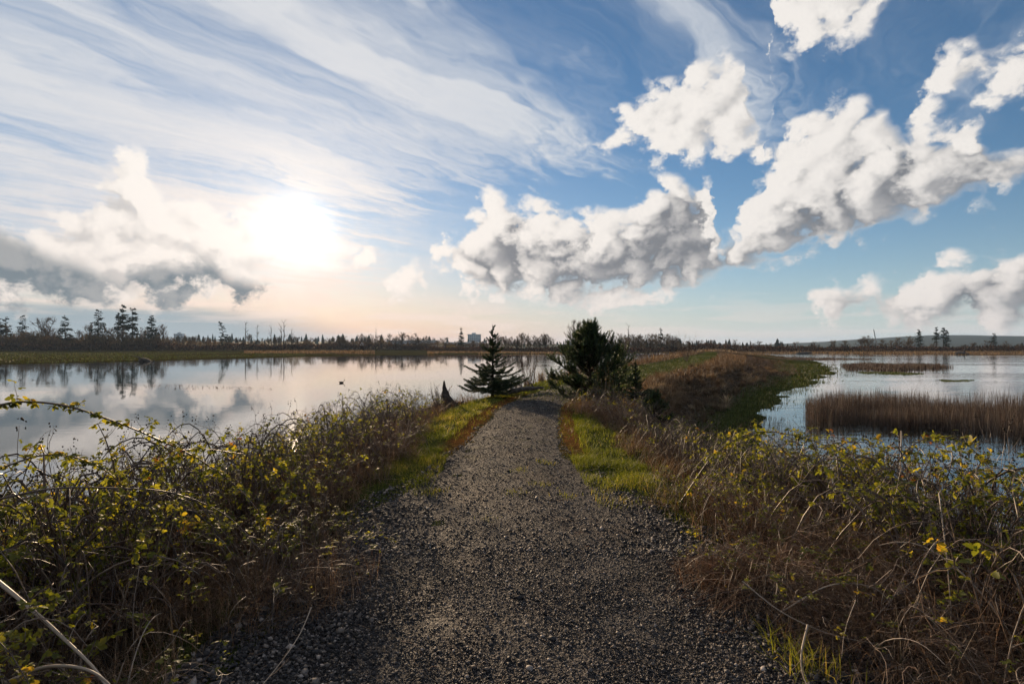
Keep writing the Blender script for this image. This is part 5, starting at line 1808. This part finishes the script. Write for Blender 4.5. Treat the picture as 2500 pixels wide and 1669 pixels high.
# ------------------------------------------------------------------ grass, reeds, dead grass
def strip(y0, y1, l0, l1, n, r, dens=None):
    """points beside the path: distance along y0..y1, lateral l0..l1"""
    t = r.uniform(y0, y1, n)
    l = r.uniform(l0, l1, n)
    cx, cy = np.interp(t, _arc, PATH[:, 0]), np.interp(t, _arc, PATH[:, 1])
    e = .5
    tx = (np.interp(t + e, _arc, PATH[:, 0]) - np.interp(t - e, _arc, PATH[:, 0])) / (2 * e)
    ty = (np.interp(t + e, _arc, PATH[:, 1]) - np.interp(t - e, _arc, PATH[:, 1])) / (2 * e)
    nn = np.hypot(tx, ty)
    x, y = cx + ty / nn * l, cy - tx / nn * l
    return x, y, t, l


def turf():
    r = np.random.default_rng(111)
    mb = MB()
    for y0, y1, l0, l1, n, h, w in [(5.6, 9, .85, 2.2, 18000, .085, .0026), (9, 17, .8, 2.2, 20000, .10, .0036), (6.2, 9, -2.0, -.95, 10000, .08, .0026), (9, 17.5, -2.3, -.8, 18000, .09, .0036), (16, 30, -3.0, -.9, 8000, .09, .006)]:
        x, y, t, l = strip(y0, y1, l0, l1, n, r)
        tuft = vnoise(x, y, 2.6, 15, 2)
        mid = np.abs(np.abs(l) - .94 + vnoise(x, y, 1.1, 16, 2) * .15) < .20
        keep = (r.random(len(x)) < .62 + .7 * np.clip(tuft, -.5, 1)) & ~(mid & (y > 8.5) & (y < 18.5) & (r.random(len(x)) < .90))
        x, y, tuft = x[keep], y[keep], tuft[keep]
        ramp = r.random(len(x)) < .12 + .88 * sstep(y + vnoise(x, y, 1.5, 19, 2) * .7, y0, y0 + 2.2)
        x, y, tuft = x[ramp], y[ramp], tuft[ramp]
        hh = h * r.uniform(.4, 1.3, len(x)) * (1 + .7 * np.clip(tuft, -.5, 1))
        blades(mb, np.stack([x, y, height(x, y) - .01], -1), hh, r.normal(size=(len(x), 2)) * hh[:, None] * .55, w, np.clip(r.normal(.42, .25, len(x)) + .55 * np.clip(vnoise(x, y, .8, 18, 3), -.6, 1) - .15 * sstep(y, 14, 20), 0, 1))
    # single tufts in the gravel
    for px, py, s in [(1255, 1060, .06), (1240, 1110, .05), (1190, 1080, .05), (1300, 1135, .05), (985, 1130, .07), (1005, 1122, .06), (1430, 1110, .09), (1575, 1190, .06), (1800, 1500, .14), (1860, 1540, .16), (1530, 1150, .05), (1180, 1130, .04), (1120, 1190, .03)]:
        yy = EYE * F0 / (py - HY)
        x0 = (px - CX) / F0 * yy
        n = 70
        x, y = x0 + r.normal(size=n) * .07, yy + r.normal(size=n) * .08
        blades(mb, np.stack([x, y, height(x, y) - .005], -1), s * r.uniform(.5, 1.4, n), r.normal(size=(n, 2)) * s * .6, .0024, np.clip(r.normal(.6, .2, n), 0, 1))
    cb = MB()
    for y0, y1, l0, l1, n, h, w in [(17, 60, -.9, 2.2, 10000, .10, .010), (28, 110, -2.4, 2.6, 10000, .16, .02)]:
        x, y, t, l = strip(y0, y1, l0, l1, n, r)
        hh = h * r.uniform(.4, 1.3, n)
        blades(cb, np.stack([x, y, height(x, y) - .01], -1), hh, r.normal(size=(n, 2)) * hh[:, None] * .55, w, np.clip(r.normal(.55, .3, n) + .4 * vnoise(x, y, .3, 27, 3), 0, 1))
    tag(link('crest_grass', cb.mesh('crest_grass', M['reed_green'])), 'dull green grass on the dike crest beyond the bend', 'grass', kind='stuff')
    tag(link('verge_grass', mb.mesh('verge_grass', M['grass'])), 'short green grass along the verges of the path', 'grass', kind='stuff')


turf()


def bank_grass():
    r = np.random.default_rng(121)
    mb = MB()
    for y0, y1, l0, l1, n, h, w in [(1, 9, 1.7, 4.9, 9000, .35, .0026), (9, 18, 2.0, 5.0, 12000, .42, .004), (1, 9, -4.9, -1.7, 8000, .35, .0026), (9, 20, -4.8, -1.9, 12000, .42, .004),
                                    (16, 34, 2.2, 6.5, 12000, .36, .008), (30, 70, 2.6, 11, 12000, .5, .015), (20, 60, -6, -2.2, 9000, .6, .010), (55, 130, -8, -2.2, 6000, 1.0, .03), (60, 130, 2.6, 14, 8000, .6, .03)]:
        x, y, t, l = strip(y0, y1, l0, l1, n, r)
        z = height(x, y)
        v = vnoise(x, y, .9, 22, 3)
        keep = (z > WATER_Z + .12) & (r.random(len(x)) < .55 + .7 * v)
        x, y, z, v = x[keep], y[keep], z[keep], v[keep]
        hh = h * r.uniform(.35, 1.25, len(x)) * (1 + .4 * v)
        flat = np.where((y > 16) & (z < -.45), 1.0, .42)
        blades(mb, np.stack([x, y, z - .02], -1), hh * np.where(flat > .9, .55, 1), r.normal(size=(len(x), 2)) * (hh * flat)[:, None], w, np.clip(r.normal(.42, .22, len(x)) - .12 * (flat > .9), 0, 1), 2)
    # tussocks
    for y0, y1, l0, l1, n, h, w in [(15, 34, 2.4, 6.5, 170, .42, .006), (30, 70, 2.8, 11, 220, .55, .012), (9, 16, 3.2, 5.2, 60, .45, .004), (22, 60, -6, -2.4, 110, .7, .010), (7, 15, 1.7, 2.6, 50, .28, .003)]:
        x, y, t, l = strip(y0, y1, l0, l1, n, r)
        z = height(x, y)
        k = z > WATER_Z + .15
        x, y, z = x[k], y[k], z[k]
        per = 70
        bx_, by_ = np.repeat(x, per) + r.normal(size=len(x) * per) * .06, np.repeat(y, per) + r.normal(size=len(x) * per) * .06
        sz = np.repeat(r.uniform(.5, 1.25, len(x)), per)
        hh = h * sz * r.uniform(.5, 1.15, len(bx_))
        blades(mb, np.stack([bx_, by_, np.repeat(z, per) - .03], -1), hh, r.normal(size=(len(bx_), 2)) * (hh * .55)[:, None], w, np.clip(np.repeat(r.normal(.5, .22, len(x)), per) + r.normal(size=len(bx_)) * .12, 0, 1), 2)
    tag(link('bank_grass', mb.mesh('bank_grass', M['dry'])), 'dead brown grass covering both banks of the dike', 'grass', kind='stuff')
    # green sedge at the waterline and in the shallows to the right
    mb = MB()
    for y0, y1, l0, l1, n, h, w in [(12, 30, 4.6, 9.5, 9000, .16, .007), (28, 60, 6, 13, 9000, .16, .014), (55, 110, 9, 24, 7000, .2, .03), (2, 16, 4.4, 7.2, 4000, .22, .003), (2, 18, -6.4, -4.4, 2500, .25, .003)]:
        x, y, t, l = strip(y0, y1, l0, l1, n, r)
        z = height(x, y)
        v = vnoise(x * 1.0, y * 1.4, .8, 25, 3)
        keep = (z < -1.12) & (z > WATER_Z - .22) & (r.random(len(x)) < .35 + 1.1 * v + np.clip((z - WATER_Z) * 4, -.35, .3))
        x, y, z = x[keep], y[keep], z[keep]
        hh = h * r.uniform(.4, 1.3, len(x))
        blades(mb, np.stack([x, y, np.maximum(z, WATER_Z - .1) - .01], -1), hh + .06, r.normal(size=(len(x), 2)) * hh[:, None] * .5, w, r.random(len(x)))
    tag(link('waterline_sedge', mb.mesh('waterline_sedge', M['reed_green'])), 'dark green sedge along the right waterline', 'sedge', kind='stuff')


bank_grass()


def reed_bed(label, poly, n, h, seed, w=.006, mat='reed', tall=.12):
    """upright dead reeds standing in the water inside a plan polygon"""
    r = np.random.default_rng(seed)
    poly = np.array(poly, float)
    lo, hi = poly.min(0), poly.max(0)
    p = r.uniform(lo, hi, (n * 3, 2))
    inside = np.zeros(len(p), bool)
    j = len(poly) - 1
    for i in range(len(poly)):
        a, b = poly[i], poly[j]
        c = ((a[1] > p[:, 1]) != (b[1] > p[:, 1])) & (p[:, 0] < (b[0] - a[0]) * (p[:, 1] - a[1]) / (b[1] - a[1] + 1e-9) + a[0])
        inside ^= c
        j = i
    p = p[inside]
    p = p[r.random(len(p)) < .55 + 1.1 * vnoise(p[:, 0], p[:, 1], .55, seed, 3)][:n]
    k = len(p)
    v = vnoise(p[:, 0], p[:, 1], .35, seed + 3, 3)
    hh = h * np.clip(r.normal(.82, .16, k) + .36 * v + (r.random(k) < tall) * r.uniform(.1, .35, k), .3, 1.5)
    mb = MB()
    blades(mb, np.concatenate([p, np.full((k, 1), WATER_Z - .05)], 1), hh, r.normal(size=(k, 2)) * h * .07, w * r.uniform(.6, 1.3, k), np.clip(r.normal(.45, .22, k), 0, 1), 3)
    m = int(k * .25)                                              # broken, bent ones
    q = p[r.integers(0, k, m)] + r.normal(size=(m, 2)) * .1
    blades(mb, np.concatenate([q, np.full((m, 1), WATER_Z - .03)], 1), h * r.uniform(.2, .6, m), r.normal(size=(m, 2)) * h * .4, w, r.random(m), 3)
    return tag(link('reed_bed', mb.mesh('reed_bed', M[mat])), label, 'reed bed', kind='stuff')


def wat(px, py):
    y = (EYE - WATER_Z) * F0 / (py - HY)
    return ((px - CX) / F0 * y, y)


reed_bed('wide bed of brown upright reeds standing in the right lagoon', [wat(1842, 952), wat(1860, 972), wat(1950, 975), wat(2100, 985), wat(2250, 1000), wat(2420, 1018), wat(2480, 960), wat(2420, 938), wat(2100, 930), wat(1900, 930)], 21000, 1.02, 131, .0046)
reed_bed('low dark reed island far out in the right lagoon', [wat(1925, 838), wat(1945, 848), wat(2050, 851), wat(2190, 843), wat(2150, 838), wat(2000, 836)], 7000, .62, 132, .022)
reed_bed('thin strip of reeds trailing into the right lagoon from the dike', [wat(1700, 823), wat(1820, 827), wat(2010, 824), wat(1900, 821), wat(1740, 819)], 4000, .42, 133, .035)
reed_bed('sparse thin stems standing in the shallow water right of the dike', [wat(1660, 985), wat(1720, 1010), wat(1800, 1030), wat(1850, 1000), wat(1800, 960), wat(1700, 955)], 900, .3, 134, .004, 'reed', 0)
reed_bed('broken reed tips showing in the left lagoon', [wat(320, 880), wat(340, 892), wat(450, 893), wat(620, 897), wat(640, 890), wat(450, 884)], 240, .2, 135, .012, 'reed', 0)
reed_bed('dark sedge patch in front of the far reed island', [wat(1960, 853), wat(1990, 858), wat(2080, 860), wat(2120, 857), wat(2050, 853)], 2500, .16, 136, .03, 'reed_green', 0)
reed_bed('flat dark weed patch right of the far reed island', [wat(2150, 870), wat(2165, 875), wat(2220, 875), wat(2235, 871)], 800, .12, 137, .03, 'reed_green', 0)


# ------------------------------------------------------------------ dead grass mounds and small litter
def dead_mound(label, px, py, y, W, H, n, seed):
    r = np.random.default_rng(seed)
    x = (px - CX) / F0 * y
    z = h1(x, y)
    o = thing('dead_grass_mound', label, 'dead grass', (x, y, z), 0, 'dead grass mounds on the right bank')
    a = r.uniform(0, 6.283, n)
    q = r.random(n) ** .5
    st = np.stack([np.cos(a) * q * W, np.sin(a) * q * W, (1 - q ** 2) * H * r.uniform(.2, .9, n)], -1)
    d = np.stack([np.cos(a + r.normal(size=n) * .8), np.sin(a + r.normal(size=n) * .8), r.normal(size=n) * .35 + .2], -1)
    P = curves(st, d, r.uniform(.18, .5, n), 7, r.uniform(.1, .8, n), .10, r)
    mb = MB()
    tubes(mb, P, np.linspace(.0016, .0008, 7)[None] * r.uniform(.7, 1.3, (n, 1)), 3, np.clip(r.normal(.62, .2, n), 0, 1))
    tag(link('stems', mb.mesh('mound_stems', M['dead']), o), kind='stuff')
    sb = MB()
    m = 40
    a = r.uniform(0, 6.283, m)
    P = curves(np.stack([np.cos(a) * W * .5, np.sin(a) * W * .5, np.zeros(m)], -1), np.stack([np.cos(a), np.sin(a), r.uniform(.5, 1.6, m)], -1), r.uniform(.3, .75, m), 8, .7, .07, r)
    tubes(sb, P, np.linspace(.0026, .0012, 8)[None] * np.ones((m, 1)), 4, r.uniform(.7, 1, m))
    link('stalks', sb.mesh('mound_stalks', M['dead']), o)


dead_mound('reddish mound of matted dead stems beside the right edge of the gravel', 1760, 1340, 3.7, .36, .34, 900, 141)
dead_mound('tan mound of dead stems in the middle of the right tangle', 1930, 1290, 3.9, .42, .62, 1000, 142)
dead_mound('grey-brown mat of dead stems near the lower right corner', 2060, 1420, 3.0, .45, .30, 900, 143)
dead_mound('dead stem mat under the brambles at the right edge', 2290, 1330, 3.3, .5, .5, 800, 144)


def litter():
    r = np.random.default_rng(151)
    mb = MB()
    n = 420
    y = 1.8 + 7 * r.random(n) ** 1.5
    l = r.choice([-1, 1], n) * (1.75 * r.random(n) ** .55)
    x = np.interp(y, PATH[:, 1], PATH[:, 0]) + l
    a = r.uniform(0, 6.283, n)
    P = curves(np.stack([x, y, height(x, y) + .014], -1), np.stack([np.cos(a), np.sin(a), np.full(n, .05)], -1), r.uniform(.03, .14, n), 5, .05, .06, r)
    tubes(mb, P, .0011, 3, r.uniform(.5, 1, n))
    m = 160
    y = 1.8 + 6 * r.random(m) ** 1.4
    l = r.choice([-1, 1], m) * r.uniform(1.0, 1.8, m)
    x = np.interp(y, PATH[:, 1], PATH[:, 0]) + l
    leaves(mb, np.stack([x, y, height(x, y) + .016], -1), np.stack([r.normal(size=m), r.normal(size=m), r.normal(size=m) * .2], -1), np.array([0, 0, 1.]) + r.normal(size=(m, 3)) * .3, r.uniform(.015, .035, m), LEAF, r.random(m) * .8)
    tag(link('plant_litter', mb.mesh('plant_litter', M['dead'])), 'bits of dry straw and dead leaves lying on the gravel', 'litter', kind='stuff')


litter()


# a few stones large enough to stand out
def rock(label, px, py, s, seed, tone):
    r = np.random.default_rng(seed)
    y = EYE * F0 / (py - HY)
    x = (px - CX) / F0 * y
    V, F = ICO_V.copy(), ICO_F
    mid, nv, nf = {}, list(V), []
    for a, b, c in F:
        ids = []
        for i, j in ((a, b), (b, c), (c, a)):
            k = (min(i, j), max(i, j))
            if k not in mid:
                mid[k] = len(nv)
                nv.append(unit(nv[i] + nv[j]))
            ids.append(mid[k])
        nf += [[a, ids[0], ids[2]], [b, ids[1], ids[0]], [c, ids[2], ids[1]], ids]
    V = np.array(nv) * (1 + r.uniform(-.14, .14, (len(nv), 1))) * np.array([1.15, .85, .6]) * s
    o = tag(link('stone', MB().add(V, T=nf, a=tone).mesh('stone', M['gravel']), None, (x, y, h1(x, y) + s * .45)), label, 'stone', 'larger stones on the path')
    o.rotation_euler = (0, 0, r.uniform(0, 6.28))


rock('pale rounded stone beside the grass tuft at lower right', 1750, 1532, .020, 161, 1.0)
rock('reddish flat stone in the gravel at the bottom left of the path', 700, 1540, .022, 162, .9)
rock('dark stone half sunk in the middle of the near gravel', 1268, 1468, .022, 163, .1)
rock('light brown stone near the bottom edge of the path', 1215, 1535, .020, 164, .95)
rock('grey stone on the left shoulder of the path', 870, 1330, .020, 165, .8)
# ------------------------------------------------------------------ haze: the evening air over the whole place
hb = box(MB(), -4700, 4700, -1700, 4700, -3.7, 68.0)
m = bpy.data.materials.new('haze')
m.use_nodes = True
m.node_tree.nodes.clear()
T = NT(m.node_tree)
out = T.new('ShaderNodeOutputMaterial')
pv = T.new('ShaderNodeVolumePrincipled')
pv.inputs['Color'].default_value = (.50, .72, 1.0, 1)
pv.inputs['Density'].default_value = 0.9e-4
pv.inputs['Anisotropy'].default_value = .2
T.t.links.new(pv.outputs[0], out.inputs['Volume'])
tag(link('haze', hb.mesh('haze', m, attr=None)), 'thin evening haze over the lagoons', 'haze', kind='stuff')
